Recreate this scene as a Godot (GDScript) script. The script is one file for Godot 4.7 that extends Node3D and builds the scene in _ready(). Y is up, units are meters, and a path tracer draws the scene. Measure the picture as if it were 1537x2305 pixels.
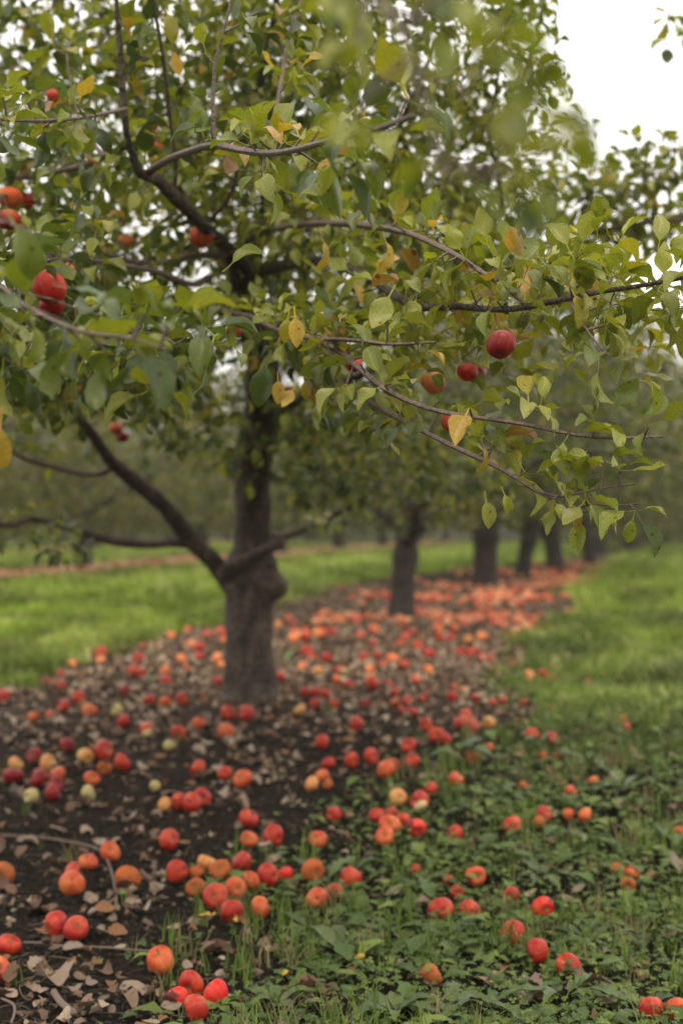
extends Node3D
# An apple orchard in autumn: one row of old trees, windfall apples on leaf litter, grass lanes beside it.

const FOCAL := 3200.0
const MIDX := 768.5
const MIDY := 1152.5
const EYE := 1.28

class Buf:
	var v := PackedVector3Array()
	var n := PackedVector3Array()
	var uv := PackedVector2Array()
	var c := PackedColorArray()
	var idx := PackedInt32Array()
	func smooth() -> void:
		n.resize(v.size())
		n.fill(Vector3.ZERO)
		for k in range(0, idx.size(), 3):
			var a := v[idx[k]]
			var f := (v[idx[k + 2]] - a).cross(v[idx[k + 1]] - a)
			for q in 3:
				n[idx[k + q]] += f
		for k in n.size():
			n[k] = n[k].normalized() if n[k].length() > 1e-12 else Vector3.UP
	func mesh(m: Material) -> ArrayMesh:
		var a := []
		a.resize(Mesh.ARRAY_MAX)
		a[Mesh.ARRAY_VERTEX] = v
		a[Mesh.ARRAY_NORMAL] = n
		if uv.size() == v.size():
			a[Mesh.ARRAY_TEX_UV] = uv
		if c.size() == v.size():
			a[Mesh.ARRAY_COLOR] = c
		a[Mesh.ARRAY_INDEX] = idx
		var me := ArrayMesh.new()
		me.add_surface_from_arrays(Mesh.PRIMITIVE_TRIANGLES, a)
		me.surface_set_material(0, m)
		return me

class Leafing:      # leaves waiting to be placed
	var at: Array[Transform3D] = []
	var tint := PackedColorArray()
	var kind := PackedInt32Array()

class Growth:
	var nodes := PackedVector3Array()
	var toward := PackedVector3Array()
	var leaves := Leafing.new()
	var shoots := []          # [points, radii]

var rng := RandomNumberGenerator.new()
var taken := {}
var noise := FastNoiseLite.new()
var M := {}
var leaf_meshes := []
var near_leaf_meshes := []

func R(a: float, b: float) -> float:
	return rng.randf_range(a, b)

func lin(r: float, g: float, b: float) -> Color:
	return Color(r, g, b).linear_to_srgb()

func numbered(called: String) -> String:
	var k: int = taken.get(called, 0)
	taken[called] = k + 1
	return called if k == 0 else "%s_%03d" % [called, k]

func tag(o: Node, label := "", category := "", group := "", kind := "") -> Node:
	if label: o.set_meta("label", label)
	if category: o.set_meta("category", category)
	if group: o.set_meta("group", group)
	if kind: o.set_meta("kind", kind)
	return o

func put(called: String, me: Mesh, parent: Node = self) -> MeshInstance3D:
	var o := MeshInstance3D.new()
	o.mesh = me
	o.name = numbered(called) if parent == self else called
	parent.add_child(o, true)
	return o

func base(called: String, where: Vector3, turn := 0.0) -> Node3D:
	var o := Node3D.new()
	o.name = numbered(called)
	add_child(o, true)
	o.position = where
	o.rotation.y = turn
	return o

# ---------- the lie of the land ----------
const RISE := [[-40.0, 0.0], [3.0, 0.0], [4.4, 0.0], [5.3, 0.07], [6.1, 0.13], [7.0, 0.197], [8.0, 0.235], [13.5, 0.255], [19.0, 0.25], [24.5, 0.22], [30.0, 0.18], [60.0, -0.02], [100.0, -0.38], [420.0, -5.5]]

func rise(d: float) -> float:
	for k in RISE.size() - 1:
		if d < RISE[k + 1][0]:
			var a = RISE[k]
			var b = RISE[k + 1]
			var t: float = clampf((d - a[0]) / (b[0] - a[0]), 0, 1)
			return lerpf(a[1], b[1], t)
	return -5.5

func ground(x: float, d: float) -> float:
	var h := (rise(d - 0.35) + rise(d) + rise(d + 0.35)) / 3.0
	return h + noise.get_noise_2d(x * 40.0, d * 40.0) * 0.018 * clampf(1.5 - d / 20.0, 0.2, 1)

func W(px: float, py: float, d: float) -> Vector3:        # a sight line followed to a distance d in front of the lens
	return Vector3((px - MIDX) / FOCAL * d, EYE - (py - MIDY) / FOCAL * d, -d)

func hit(px: float, py: float) -> Vector3:                # where a sight line meets the ground
	var a := 2.0
	var d := 2.0
	while d < 400.0:
		var p := W(px, py, d)
		if p.y <= ground(p.x, d):
			break
		a = d
		d *= 1.03
	for k in 24:
		var m := (a + d) / 2
		var p := W(px, py, m)
		if p.y <= ground(p.x, m): d = m
		else: a = m
	var q := W(px, py, d)
	q.y = ground(q.x, d)
	return q

func across(x: float, d: float) -> float:                 # distance measured across the orchard rows
	return 0.969 * x - 0.248 * d

var left_edge := []
var right_edge := []
func edge_at(e: Array, d: float) -> float:
	if d <= e[0].x: return e[0].y
	for k in e.size() - 1:
		if d < e[k + 1].x:
			return lerpf(e[k].y, e[k + 1].y, (d - e[k].x) / maxf(0.001, e[k + 1].x - e[k].x))
	return e[-1].y + (d - e[-1].x) * 0.25

func bare(x: float, d: float) -> float:                   # 1 on the bare, littered strip under the trees, 0 on grass
	var wob := noise.get_noise_2d(x * 25.0 + 300.0, d * 25.0) * 0.26 + noise.get_noise_2d(x * 120.0, d * 120.0 + 70.0) * 0.28
	var a := smoothstep(-0.22, 0.22, x - edge_at(left_edge, d) + wob)
	var b := smoothstep(-0.38, 0.38, edge_at(right_edge, d) - x + wob)
	var s := a * b
	var n := across(x, d)
	for row in [-11.0, -19.5, -28.0, 6.0]:
		s = maxf(s, 1.0 - smoothstep(1.1, 1.45, absf(n - row) + wob))
	return s

# ---------- shapes ----------
func tube(b: Buf, pts: PackedVector3Array, rad: PackedFloat32Array, sides := 6, lump := 0.0, cap := true) -> void:
	var first := b.v.size()
	var u := Vector3.ZERO
	var along := 0.0
	for i in pts.size():
		var t := (pts[mini(i + 1, pts.size() - 1)] - pts[maxi(i - 1, 0)]).normalized()
		if i == 0:
			u = t.cross(Vector3(0.31, 0.2, 0.93) if absf(t.y) > 0.6 else Vector3.UP).normalized()
		else:
			u = (u - t * u.dot(t)).normalized()
			along += pts[i].distance_to(pts[i - 1])
		var w := t.cross(u)
		for j in sides + 1:
			var a := TAU * (j % sides) / sides
			var dir := u * cos(a) + w * sin(a)
			var r := rad[i]
			if lump > 0.0:
				var q := pts[i] + dir * r
				r *= 1.0 + lump * noise.get_noise_3d(q.x * 260, q.y * 120, q.z * 260) + lump * 0.6 * noise.get_noise_3d(q.x * 900, q.y * 500, q.z * 900)
			b.v.append(pts[i] + dir * r)
			b.n.append(dir)
			b.uv.append(Vector2(float(j) / sides, along))
	for i in pts.size() - 1:
		for j in sides:
			var a := first + i * (sides + 1) + j
			var c := a + sides + 1
			b.idx.append_array([a, c, a + 1, a + 1, c, c + 1])
	if cap:
		for e in [0, pts.size() - 1]:
			var t := (pts[1] - pts[0]).normalized() * -1.0 if e == 0 else (pts[-1] - pts[-2]).normalized()
			var mid := b.v.size()
			b.v.append(pts[e] + t * rad[e] * 0.25)
			b.n.append(t)
			b.uv.append(Vector2(0.5, 0))
			for j in sides:
				var a: int = first + e * (sides + 1) + j
				if e == 0: b.idx.append_array([mid, a, a + 1])
				else: b.idx.append_array([mid, a + 1, a])

func curve_through(p: Array, steps := 4) -> Array:        # p: [Vector3, radius] -> smooth [points, radii]
	var pts := PackedVector3Array()
	var rad := PackedFloat32Array()
	for k in p.size() - 1:
		var a: Vector3 = p[maxi(k - 1, 0)][0]
		var b: Vector3 = p[k][0]
		var c: Vector3 = p[k + 1][0]
		var d: Vector3 = p[mini(k + 2, p.size() - 1)][0]
		for s in steps:
			var t := float(s) / steps
			pts.append(b.cubic_interpolate(c, a, d, t))
			rad.append(lerpf(p[k][1], p[k + 1][1], t))
	pts.append(p[-1][0])
	rad.append(p[-1][1])
	return [pts, rad]

func leaf_shape(rows: int, cols: int, fold: float, curl: float, wave: float, wide: float, toothed := 0.0, stem := 0.28) -> Buf:
	# base of the stalk at the origin, blade along +z to z = 1, upper face +y
	var b := Buf.new()
	var at := Vector3(0, 0, stem)
	var pitch := -0.15
	var step := (1.0 - stem) / rows
	for i in rows + 1:
		var t := float(i) / rows
		var half := wide * 0.5 * pow(sin(PI * pow(t, 0.86)), 0.85) * (1.0 - 0.2 * t) * 1.15
		if i == 0: half = 0.012
		if i == rows: half = 0.004
		if toothed > 0.0 and i > 0 and i < rows:
			half *= 1.0 + toothed * (1.0 if i % 2 == 0 else -1.0)
		var fwd := Vector3(0, sin(pitch), cos(pitch))
		var up := Vector3(0, cos(pitch), -sin(pitch))
		for j in cols + 1:
			var s := 2.0 * j / cols - 1.0
			var lift := fold * absf(s) * half + wave * half * sin(t * 9.0 + s * 2.0) * absf(s)
			b.v.append(at + Vector3(s * half * cos(fold * 0.6), 0, 0) + up * lift)
			b.uv.append(Vector2(0.5 + 0.5 * s, 0.12 + 0.88 * t))
		at += fwd * step
		pitch -= curl / rows
	for i in rows:
		for j in cols:
			var a := i * (cols + 1) + j
			var c := a + cols + 1
			b.idx.append_array([a, a + 1, c, a + 1, c + 1, c])
	if stem > 0.0:
		var f := b.v.size()
		var w := 0.014
		for p in [Vector3(-w, 0.0, 0), Vector3(w, 0.0, 0), Vector3(-w, -0.015, stem * 0.5), Vector3(w, -0.015, stem * 0.5), Vector3(-w, 0.0, stem + 0.02), Vector3(w, 0.0, stem + 0.02)]:
			b.v.append(p)
			b.uv.append(Vector2(0.5, 0.03))
		b.idx.append_array([f, f + 1, f + 2, f + 1, f + 3, f + 2, f + 2, f + 3, f + 4, f + 3, f + 5, f + 4])
	b.smooth()
	return b

func fallen_shape(kind: int, k: int) -> Buf:              # a dry, curled leaf lying flat: kind 0 oval, 1 heart-shaped, 2 lobed
	var b := Buf.new()
	var g := RandomNumberGenerator.new()
	g.seed = 100 + k * 7 + kind
	var n := 18
	var c1 := g.randf_range(-0.5, 1.3)
	var c2 := g.randf_range(-0.7, 0.9)
	var tw := g.randf_range(-0.9, 0.9)
	var fold := g.randf_range(-0.3, 0.75)
	b.v.append(Vector3.ZERO)
	b.uv.append(Vector2(0.5, 0.5))
	for ring in [0.55, 1.0]:
		for j in n:
			var a := TAU * j / n
			var r := 0.5
			if kind == 0:
				r = 0.5 / sqrt(pow(cos(a) / 0.58, 2) + pow(sin(a), 2)) * (1.0 + 0.18 * maxf(0, sin(a)) ** 6)
			elif kind == 1:
				r = 0.42 * (1.0 + 0.45 * maxf(0, sin(a)) ** 5 + 0.12 * cos(2 * a)) * (1.0 + 0.05 * cos(9 * a))
			else:
				r = 0.36 * (1.0 + 0.20 * cos(3.0 * (a - PI / 2)) + 0.09 * cos(5.0 * a + 1.0) + 0.06 * cos(11.0 * a))
			r *= ring * (1.0 + g.randf_range(-0.07, 0.07))
			var x := cos(a) * r
			var z := sin(a) * r
			b.v.append(Vector3(x, c1 * x * x + c2 * z * z * 0.8 + tw * x * z + fold * absf(x) + g.randf_range(-0.03, 0.03) + 0.02, z))
			b.uv.append(Vector2(0.5 + x, 0.5 + z))
	for j in n:
		var j2 := (j + 1) % n
		b.idx.append_array([0, 1 + j, 1 + j2])
		b.idx.append_array([1 + j, 1 + n + j, 1 + n + j2, 1 + j, 1 + n + j2, 1 + j2])
	var f := b.v.size()
	for p in [Vector3(-0.012, 0.02, -0.36), Vector3(0.012, 0.02, -0.36), Vector3(-0.012, g.randf_range(0.0, 0.2), -0.8), Vector3(0.014, 0.05, -0.8)]:
		b.v.append(p)
		b.uv.append(Vector2(0.5, 0.5))
	b.idx.append_array([f, f + 1, f + 2, f + 1, f + 3, f + 2])
	b.smooth()
	for i in b.n.size():
		if b.n[i].y < 0: pass
	return b

func apple_shape(k: int) -> Buf:                          # radius 1, stalk end up
	var b := Buf.new()
	var g := RandomNumberGenerator.new()
	g.seed = 40 + k
	var rows := 14
	var cols := 20
	var tall := [0.94, 0.80, 0.88, 1.0, 0.84, 0.92][k % 6] as float
	var lean := g.randf_range(-0.16, 0.16)
	var ph := g.randf_range(0, TAU)
	for i in rows + 1:
		var t := PI * i / rows
		for j in cols + 1:
			var a := TAU * (j % cols) / cols
			var s := sin(t)
			var r := s * (1.0 + 0.13 * cos(t)) * (1.0 + 0.022 * cos(5.0 * a + ph) * (0.4 - cos(t) * 0.6) + 0.05 * cos(2 * a + ph) + 0.03 * cos(a * 3.0 + t * 2.0))
			var y := tall * cos(t) * (1.0 + 0.05 * cos(2 * t))
			if t < PI / 2: y -= 0.43 * exp(-s * s / 0.12)
			else: y += 0.32 * exp(-s * s / 0.09)
			b.v.append(Vector3(r * cos(a) + lean * y, y, r * sin(a)))
			b.uv.append(Vector2(float(j) / cols, float(i) / rows))
	for i in rows:
		for j in cols:
			var a := i * (cols + 1) + j
			var c := a + cols + 1
			if i > 0: b.idx.append_array([a, c, a + 1])
			b.idx.append_array([a + 1, c, c + 1])
	b.smooth()
	for i in rows + 1:
		var a := i * (cols + 1)
		var m := (b.n[a] + b.n[a + cols]).normalized()
		b.n[a] = m
		b.n[a + cols] = m
	return b

# ---------- colour and grain ----------
func noise_tex(freq: float, lo: float, hi: float, size := 512, kind := FastNoiseLite.TYPE_SIMPLEX_SMOOTH, sd := 1, octaves := 5) -> NoiseTexture2D:
	var f := FastNoiseLite.new()
	f.noise_type = kind
	f.frequency = freq
	f.seed = sd
	f.fractal_octaves = octaves
	var t := NoiseTexture2D.new()
	t.width = size
	t.height = size
	t.seamless = true
	t.noise = f
	var g := Gradient.new()
	g.set_color(0, Color(lo, lo, lo))
	g.set_color(1, Color(hi, hi, hi))
	t.color_ramp = g
	return t

func mat(c: Color, rough := 0.8, tex: Texture2D = null) -> StandardMaterial3D:
	var m := StandardMaterial3D.new()
	m.albedo_color = c
	m.roughness = rough
	m.albedo_texture = tex
	return m

func leaf_picture(sd: int, spots: int) -> ImageTexture:    # veins and blemishes, multiplied with the leaf's own colour
	var w := 64
	var h := 128
	var im := Image.create(w, h, false, Image.FORMAT_RGB8)
	var g := RandomNumberGenerator.new()
	g.seed = sd
	var dots := []
	for k in spots:
		dots.append([clampf(0.5 + g.randf_range(0.15, 0.5) * (1 if g.randf() > 0.5 else -1), 0, 1), g.randf_range(0.35, 1.0), g.randf_range(0.02, 0.09) * g.randf()])
	for y in h:
		for x in w:
			var u := (x + 0.5) / w
			var v := (y + 0.5) / h
			var s := absf(u - 0.5) * 2.0
			var vein := 1.0 - smoothstep(0.0, 0.07, s)
			var side := absf(fposmod((v - s * 0.16) * 11.0, 1.0) - 0.5)
			vein = maxf(vein, (1.0 - smoothstep(0.0, 0.12, side)) * 0.45)
			var l := 0.86 + 0.10 * noise.get_noise_2d(x * 9.0 + sd * 50, y * 9.0) + 0.06 * noise.get_noise_2d(x * 40.0, y * 40.0 + sd * 90)
			var c := Color(l, l, l).lerp(Color(1.0, 0.98, 0.9), vein * 0.5)
			for d in dots:
				var q := Vector2((u - d[0]) * 0.6, v - d[1]).length() + 0.05 * noise.get_noise_2d(x * 60.0, y * 60.0)
				var k := 1.0 - smoothstep(d[2] * 0.6, d[2], q)
				c = c.lerp(Color(0.62, 0.36, 0.25), k * 0.9)
			if v < 0.1: c = Color(0.95, 0.9, 0.75)
			im.set_pixel(x, y, c)
	return ImageTexture.create_from_image(im)

func apple_picture(sd: int, main: Color, under: Color, amount: float, spots: int, rot := 0.0, bite := false) -> ImageTexture:
	var w := 192
	var h := 96
	var im := Image.create(w, h, false, Image.FORMAT_RGB8)
	var g := RandomNumberGenerator.new()
	g.seed = sd
	var f := FastNoiseLite.new()
	f.seed = sd
	f.frequency = 1.0
	var dots := []
	for k in spots:
		dots.append([g.randf(), g.randf_range(0.15, 0.85), g.randf_range(0.008, 0.03)])
	var rx := g.randf()
	for y in h:
		for x in w:
			var u := (x + 0.5) / w
			var v := (y + 0.5) / h
			var ca := cos(u * TAU)
			var sa := sin(u * TAU)
			var streak := f.get_noise_3d(ca * 5.0, sa * 5.0, v * 0.5) * 0.7 + f.get_noise_3d(ca * 14.0, sa * 14.0, v * 1.1) * 0.5
			var blush := f.get_noise_3d(ca * 0.7 + 9.0, sa * 0.7, v * 1.2) + 0.35 * ca
			var k := clampf(amount + blush * 0.6 + streak * 0.75, 0, 1)
			k *= 1.0 - 0.5 * smoothstep(0.9, 0.99, v)
			var c := main.lerp(under, 1.0 - k)
			c = c.lerp(Color(0.55, 0.52, 0.25), 0.6 * (1.0 - smoothstep(0.02, 0.1, v)))
			if g.randf() < 0.012: c = c.lerp(Color(0.9, 0.75, 0.55), 0.45)
			for d in dots:
				var q := Vector2(absf(fposmod(u - d[0] + 0.5, 1.0) - 0.5) * 2.0 * sin(v * PI), v - d[1]).length()
				c = c.lerp(Color(0.16, 0.09, 0.06), 0.85 * (1.0 - smoothstep(d[2] * 0.5, d[2], q)))
			if rot > 0.0:
				var q := Vector2(absf(fposmod(u - rx + 0.5, 1.0) - 0.5) * 2.0, v - 0.5).length() + 0.18 * f.get_noise_3d(ca * 3, sa * 3, v * 4)
				c = c.lerp(Color(0.24, 0.13, 0.08), 0.85 * (1.0 - smoothstep(rot * 0.75, rot, q)))
			if bite:
				var q := Vector2(absf(fposmod(u - 0.25 + 0.5, 1.0) - 0.5) * 2.0, v - 0.42).length() + 0.07 * f.get_noise_3d(ca * 3, sa * 3, v * 4)
				c = c.lerp(Color(0.93, 0.84, 0.62), 1.0 - smoothstep(0.27, 0.33, q))
			c = c.lerp(Color(0.12, 0.08, 0.05), smoothstep(0.965, 1.0, v))
			im.set_pixel(x, y, c)
	return ImageTexture.create_from_image(im)

const GREENS := [[0.272, 0.325, 0.055], [0.180, 0.234, 0.052], [0.362, 0.400, 0.070], [0.092, 0.136, 0.045], [0.445, 0.468, 0.125], [0.160, 0.220, 0.100]]
const YELLOWS := [[0.66, 0.46, 0.10], [0.46, 0.42, 0.06], [0.68, 0.42, 0.13], [0.34, 0.20, 0.08]]

func materials() -> void:
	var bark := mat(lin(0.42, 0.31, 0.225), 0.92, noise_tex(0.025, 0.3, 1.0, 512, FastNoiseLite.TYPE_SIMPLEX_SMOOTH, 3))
	bark.uv1_triplanar = true
	bark.uv1_scale = Vector3(4.5, 1.6, 4.5)
	bark.heightmap_enabled = true
	bark.heightmap_texture = noise_tex(0.035, 0.0, 1.0, 512, FastNoiseLite.TYPE_CELLULAR, 5, 3)
	bark.heightmap_scale = 3.0
	bark.detail_enabled = true
	bark.detail_blend_mode = BaseMaterial3D.BLEND_MODE_MUL
	bark.detail_albedo = noise_tex(0.008, 0.45, 1.0, 256, FastNoiseLite.TYPE_SIMPLEX, 8)
	M.bark = bark
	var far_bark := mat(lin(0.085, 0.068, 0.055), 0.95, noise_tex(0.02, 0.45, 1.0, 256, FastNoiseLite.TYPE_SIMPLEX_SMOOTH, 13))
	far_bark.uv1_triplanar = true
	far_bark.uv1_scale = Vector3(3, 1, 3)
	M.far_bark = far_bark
	var twig := mat(lin(0.25, 0.18, 0.145), 0.6, noise_tex(0.03, 0.5, 1.0, 256, FastNoiseLite.TYPE_SIMPLEX_SMOOTH, 6))
	twig.uv1_triplanar = true
	twig.uv1_scale = Vector3(9, 9, 9)
	twig.heightmap_enabled = true
	twig.heightmap_texture = noise_tex(0.05, 0.0, 1.0, 256, FastNoiseLite.TYPE_SIMPLEX_SMOOTH, 7)
	twig.heightmap_scale = 0.5
	M.twig = twig
	M.dry_twig = mat(lin(0.15, 0.11, 0.085), 0.9)
	for k in 4:
		M["leaf%d" % k] = leaf_material(leaf_picture(11 + k, [2, 0, 4, 5][k]))
	M.far_leaf = leaf_material(M.leaf1.albedo_texture)
	M.tints = []
	for k in GREENS.size():
		for q in 2:
			M.tints.append([lin(GREENS[k][0], GREENS[k][1], GREENS[k][2]), leaf_tinted(GREENS[k], [1, 2, 0, 1, 0, 2][(k + q * 3) % 6])])
	for k in YELLOWS.size():
		M.tints.append([lin(YELLOWS[k][0], YELLOWS[k][1], YELLOWS[k][2]), leaf_tinted(YELLOWS[k], 3 if k != 1 else 2)])
	# dead leaves
	var grain := noise_tex(0.03, 0.6, 1.0, 256, FastNoiseLite.TYPE_SIMPLEX_SMOOTH, 21)
	M.dead = []
	for c in [[0.40, 0.31, 0.24], [0.30, 0.215, 0.155], [0.22, 0.135, 0.085], [0.46, 0.38, 0.30], [0.16, 0.095, 0.065], [0.33, 0.27, 0.23], [0.34, 0.17, 0.075]]:
		var m := mat(lin(c[0] * 0.84, c[1] * 0.79, c[2] * 0.75), 0.85, M["leaf%d" % [0, 2, 3][M.dead.size() % 3]].albedo_texture)
		m.backlight_enabled = true
		m.backlight = Color(0.3, 0.24, 0.16)
		M.dead.append(m)
	M.litter = mat(Color.WHITE, 0.9, grain)
	M.litter.vertex_color_use_as_albedo = true
	M.litter.backlight_enabled = true
	M.litter.backlight = Color(0.25, 0.2, 0.14)
	M.gold = mat(lin(0.62, 0.40, 0.06), 0.7, M.leaf3.albedo_texture)
	# grass and weeds
	M.grass = mat(Color.WHITE, 0.6)
	M.grass.metallic_specular = 0.3
	M.grass.vertex_color_use_as_albedo = true
	M.grass.backlight_enabled = true
	M.grass.backlight = Color(0.6, 0.7, 0.2)
	M.weed = []
	for c in [[0.10, 0.155, 0.042], [0.135, 0.19, 0.052], [0.08, 0.125, 0.042]]:
		var m := mat(lin(c[0], c[1], c[2]), 0.5, M.leaf1.albedo_texture)
		m.backlight_enabled = true
		m.backlight = Color(0.5, 0.6, 0.2)
		M.weed.append(m)
	# apples
	var red := Color(0.64, 0.155, 0.12)
	var kinds := {
		"r": [red, Color(0.84, 0.40, 0.20), 0.86, 5, 0.0, false],
		"o": [Color(0.73, 0.255, 0.15), Color(0.82, 0.50, 0.27), 0.62, 6, 0.0, false],
		"y": [Color(0.80, 0.42, 0.22), Color(0.82, 0.64, 0.38), 0.30, 8, 0.0, false],
		"g": [Color(0.72, 0.58, 0.35), Color(0.70, 0.66, 0.43), 0.25, 8, 0.0, false],
		"m": [Color(0.50, 0.115, 0.105), Color(0.60, 0.24, 0.17), 0.85, 6, 0.0, false],
		"d": [Color(0.50, 0.09, 0.11), Color(0.66, 0.20, 0.16), 0.85, 8, 0.0, false],
		"b": [Color(0.72, 0.36, 0.16), Color(0.60, 0.34, 0.18), 0.5, 26, 0.26, false],
		"w": [red, Color(0.90, 0.50, 0.26), 0.85, 4, 0.0, true],
		"x": [Color(0.82, 0.14, 0.14), Color(0.88, 0.42, 0.24), 0.9, 12, 0.30, false],
		"p": [Color(0.86, 0.35, 0.20), Color(0.92, 0.62, 0.36), 0.5, 4, 0.0, false],
	}
	M.apples = {}
	var sd := 5
	for k in kinds:
		var a = kinds[k]
		M.apples[k] = []
		for q in 2:
			sd += 3
			var m := mat(Color(0.95, 0.95, 0.95), 0.36 if k != "b" else 0.7, apple_picture(sd, a[0], a[1], a[2], a[3], a[4], a[5]))
			m.metallic_specular = 0.36
			M.apples[k].append(m)
	M.stalk = mat(lin(0.11, 0.07, 0.045), 0.85)

func leaf_material(t: Texture2D) -> StandardMaterial3D:
	var m := mat(Color.WHITE, 0.40, t)
	m.metallic_specular = 0.5
	m.vertex_color_use_as_albedo = true
	m.backlight_enabled = true
	m.backlight = Color(0.90, 0.90, 0.46)
	return m

func leaf_tinted(c: Array, k: int) -> StandardMaterial3D:
	var m := mat(lin(c[0], c[1], c[2]), 0.40, M["leaf%d" % k].albedo_texture)
	m.metallic_specular = 0.5
	m.backlight_enabled = true
	m.backlight = Color(0.90, 0.90, 0.46)
	return m

# ---------- trees ----------
func add_leaf(L: Leafing, at: Vector3, dir: Vector3, up: Vector3, length: float, tint: int) -> void:
	var z := dir.normalized()
	var y := (up - z * up.dot(z))
	if y.length() < 0.05: y = z.cross(Vector3(0.3, 0.1, 0.9))
	y = y.normalized()
	var x := y.cross(z)
	L.at.append(Transform3D(Basis(x * length, y * length, z * length), at))
	L.kind.append(tint)

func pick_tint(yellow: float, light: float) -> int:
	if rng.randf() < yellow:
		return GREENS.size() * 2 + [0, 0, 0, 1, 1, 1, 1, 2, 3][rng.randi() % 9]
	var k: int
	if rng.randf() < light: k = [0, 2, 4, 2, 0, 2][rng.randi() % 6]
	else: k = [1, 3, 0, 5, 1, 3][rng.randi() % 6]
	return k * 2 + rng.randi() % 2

func leaf_spray(t: Growth, p: Vector3, axis: Vector3, size: float, count: int, yellow: float, light: float) -> void:   # a rosette at the end of a short spur
	var turn := R(0, TAU)
	for k in count:
		turn += 2.4 + R(-0.3, 0.3)
		var side := axis.cross(Vector3(0.3, 0.9, 0.2)).normalized().rotated(axis, turn)
		var dir := (axis * R(0.15, 0.9) + side + Vector3(0, R(-0.35, 0.35), 0)).normalized()
		var up := (Vector3.UP + Vector3(R(-1, 1), R(-0.3, 0.2), R(-1, 1)) * 0.55)
		add_leaf(t.leaves, p, dir, up, size * R(0.62, 1.15), pick_tint(yellow, light))

func shoot(t: Growth, from: Vector3, to: Vector3, start_dir: Vector3, r0: float, size: float, gap: float, yellow: float, light: float, droop := 0.0) -> void:
	var n := 6
	var pts := PackedVector3Array()
	var rad := PackedFloat32Array()
	var reach := from.distance_to(to)
	var c := from + start_dir.normalized() * reach * 0.4 + Vector3(R(-1, 1), R(-0.5, 0.8), R(-1, 1)) * reach * 0.1
	for i in n + 1:
		var s := float(i) / n
		var p := from.lerp(c, s).lerp(c.lerp(to, s), s)
		p.y -= droop * s * s * reach
		if i > 0: p += Vector3(R(-1, 1), R(-1, 1), R(-1, 1)) * reach * 0.012
		pts.append(p)
		rad.append(maxf(r0 * (1.0 - 0.8 * s), 0.0009))
	t.shoots.append([pts, rad])
	var travelled := 0.0
	var due := minf(reach * 0.3, 0.12)
	var turn := R(0, TAU)
	for i in n:
		var seg := pts[i + 1] - pts[i]
		var l := seg.length()
		var ax := seg / maxf(l, 1e-5)
		if i >= 1:
			t.nodes.append(pts[i])
			t.toward.append(ax)
		while travelled + l >= due:
			var p := pts[i] + ax * (due - travelled)
			turn += 2.4 + R(-0.5, 0.5)
			var side := ax.cross(Vector3(0.2, 0.95, 0.1)).normalized().rotated(ax, turn)
			if rng.randf() < 0.22:
				leaf_spray(t, p, (side + ax * 0.5 + Vector3(0, 0.5, 0)).normalized(), size, 2 + rng.randi() % 3, yellow, light)
			else:
				var dir := (ax * R(0.2, 0.9) + side * R(0.6, 1.0) + Vector3(0, R(-0.45, 0.3), 0)).normalized()
				add_leaf(t.leaves, p, dir, Vector3.UP + Vector3(R(-1, 1), R(-0.4, 0.2), R(-1, 1)) * 0.6, size * R(0.6, 1.15), pick_tint(yellow, light))
			due += gap * R(0.6, 1.5)
		travelled += l
	leaf_spray(t, pts[-1], (pts[-1] - pts[-2]).normalized(), size, 3, yellow, light)

func limb_leaves(t: Growth, line: Array, size: float, gap: float, yellow: float, light: float, from := 0.15) -> void:  # spurs along a limb
	var pts: PackedVector3Array = line[0]
	var total := 0.0
	for i in pts.size() - 1: total += pts[i].distance_to(pts[i + 1])
	var s := 0.0
	var due := total * from
	for i in pts.size() - 1:
		var l := pts[i].distance_to(pts[i + 1])
		var ax := (pts[i + 1] - pts[i]).normalized()
		t.nodes.append(pts[i])
		t.toward.append(ax)
		while s + l >= due:
			var p := pts[i] + ax * (due - s)
			var side := ax.cross(Vector3(0.2, 0.95, 0.1)).normalized().rotated(ax, R(0, TAU))
			side = (side + Vector3(0, 0.45, 0) + ax * 0.4).normalized()
			var r: float = line[1][i]
			var tip := p + side * (r + R(0.012, 0.05))
			t.shoots.append([PackedVector3Array([p, p.lerp(tip, 0.5), tip]), PackedFloat32Array([0.0032, 0.0027, 0.0024])])
			leaf_spray(t, tip, side, size, 3 + rng.randi() % 4, yellow, light)
			due += gap * R(0.5, 1.6)
		s += l

func nearest(t: Growth, p: Vector3) -> int:
	var best := 0
	var bd := 1e9
	for k in t.nodes.size():
		var q := t.nodes[k].distance_squared_to(p)
		if q < bd:
			bd = q
			best = k
	return best

func fill(t: Growth, centre: Vector3, radii: Vector3, count: int, size: float, gap: float, yellow: float, light: float, most := 1.1) -> void:
	for k in count:
		var p := Vector3(rng.randfn(), rng.randfn(), rng.randfn()).normalized() * pow(rng.randf(), 0.45)
		p = centre + p * radii
		var q := nearest(t, p)
		var from := t.nodes[q]
		var reach := from.distance_to(p)
		if reach < 0.05: continue
		if reach > most:
			p = from + (p - from) * (most / reach)
			reach = most
		shoot(t, from, p, t.toward[q] * 0.5 + (p - from).normalized() + Vector3(0, 0.25, 0), clampf(reach * 0.007, 0.0018, 0.006), size, gap, yellow, light)

func in_frame(p: Vector3) -> bool:
	if p.z > -0.4: return false
	return absf(p.x / -p.z * FOCAL) < 760 and absf((p.y - EYE) / -p.z * FOCAL) < 1140

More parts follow.
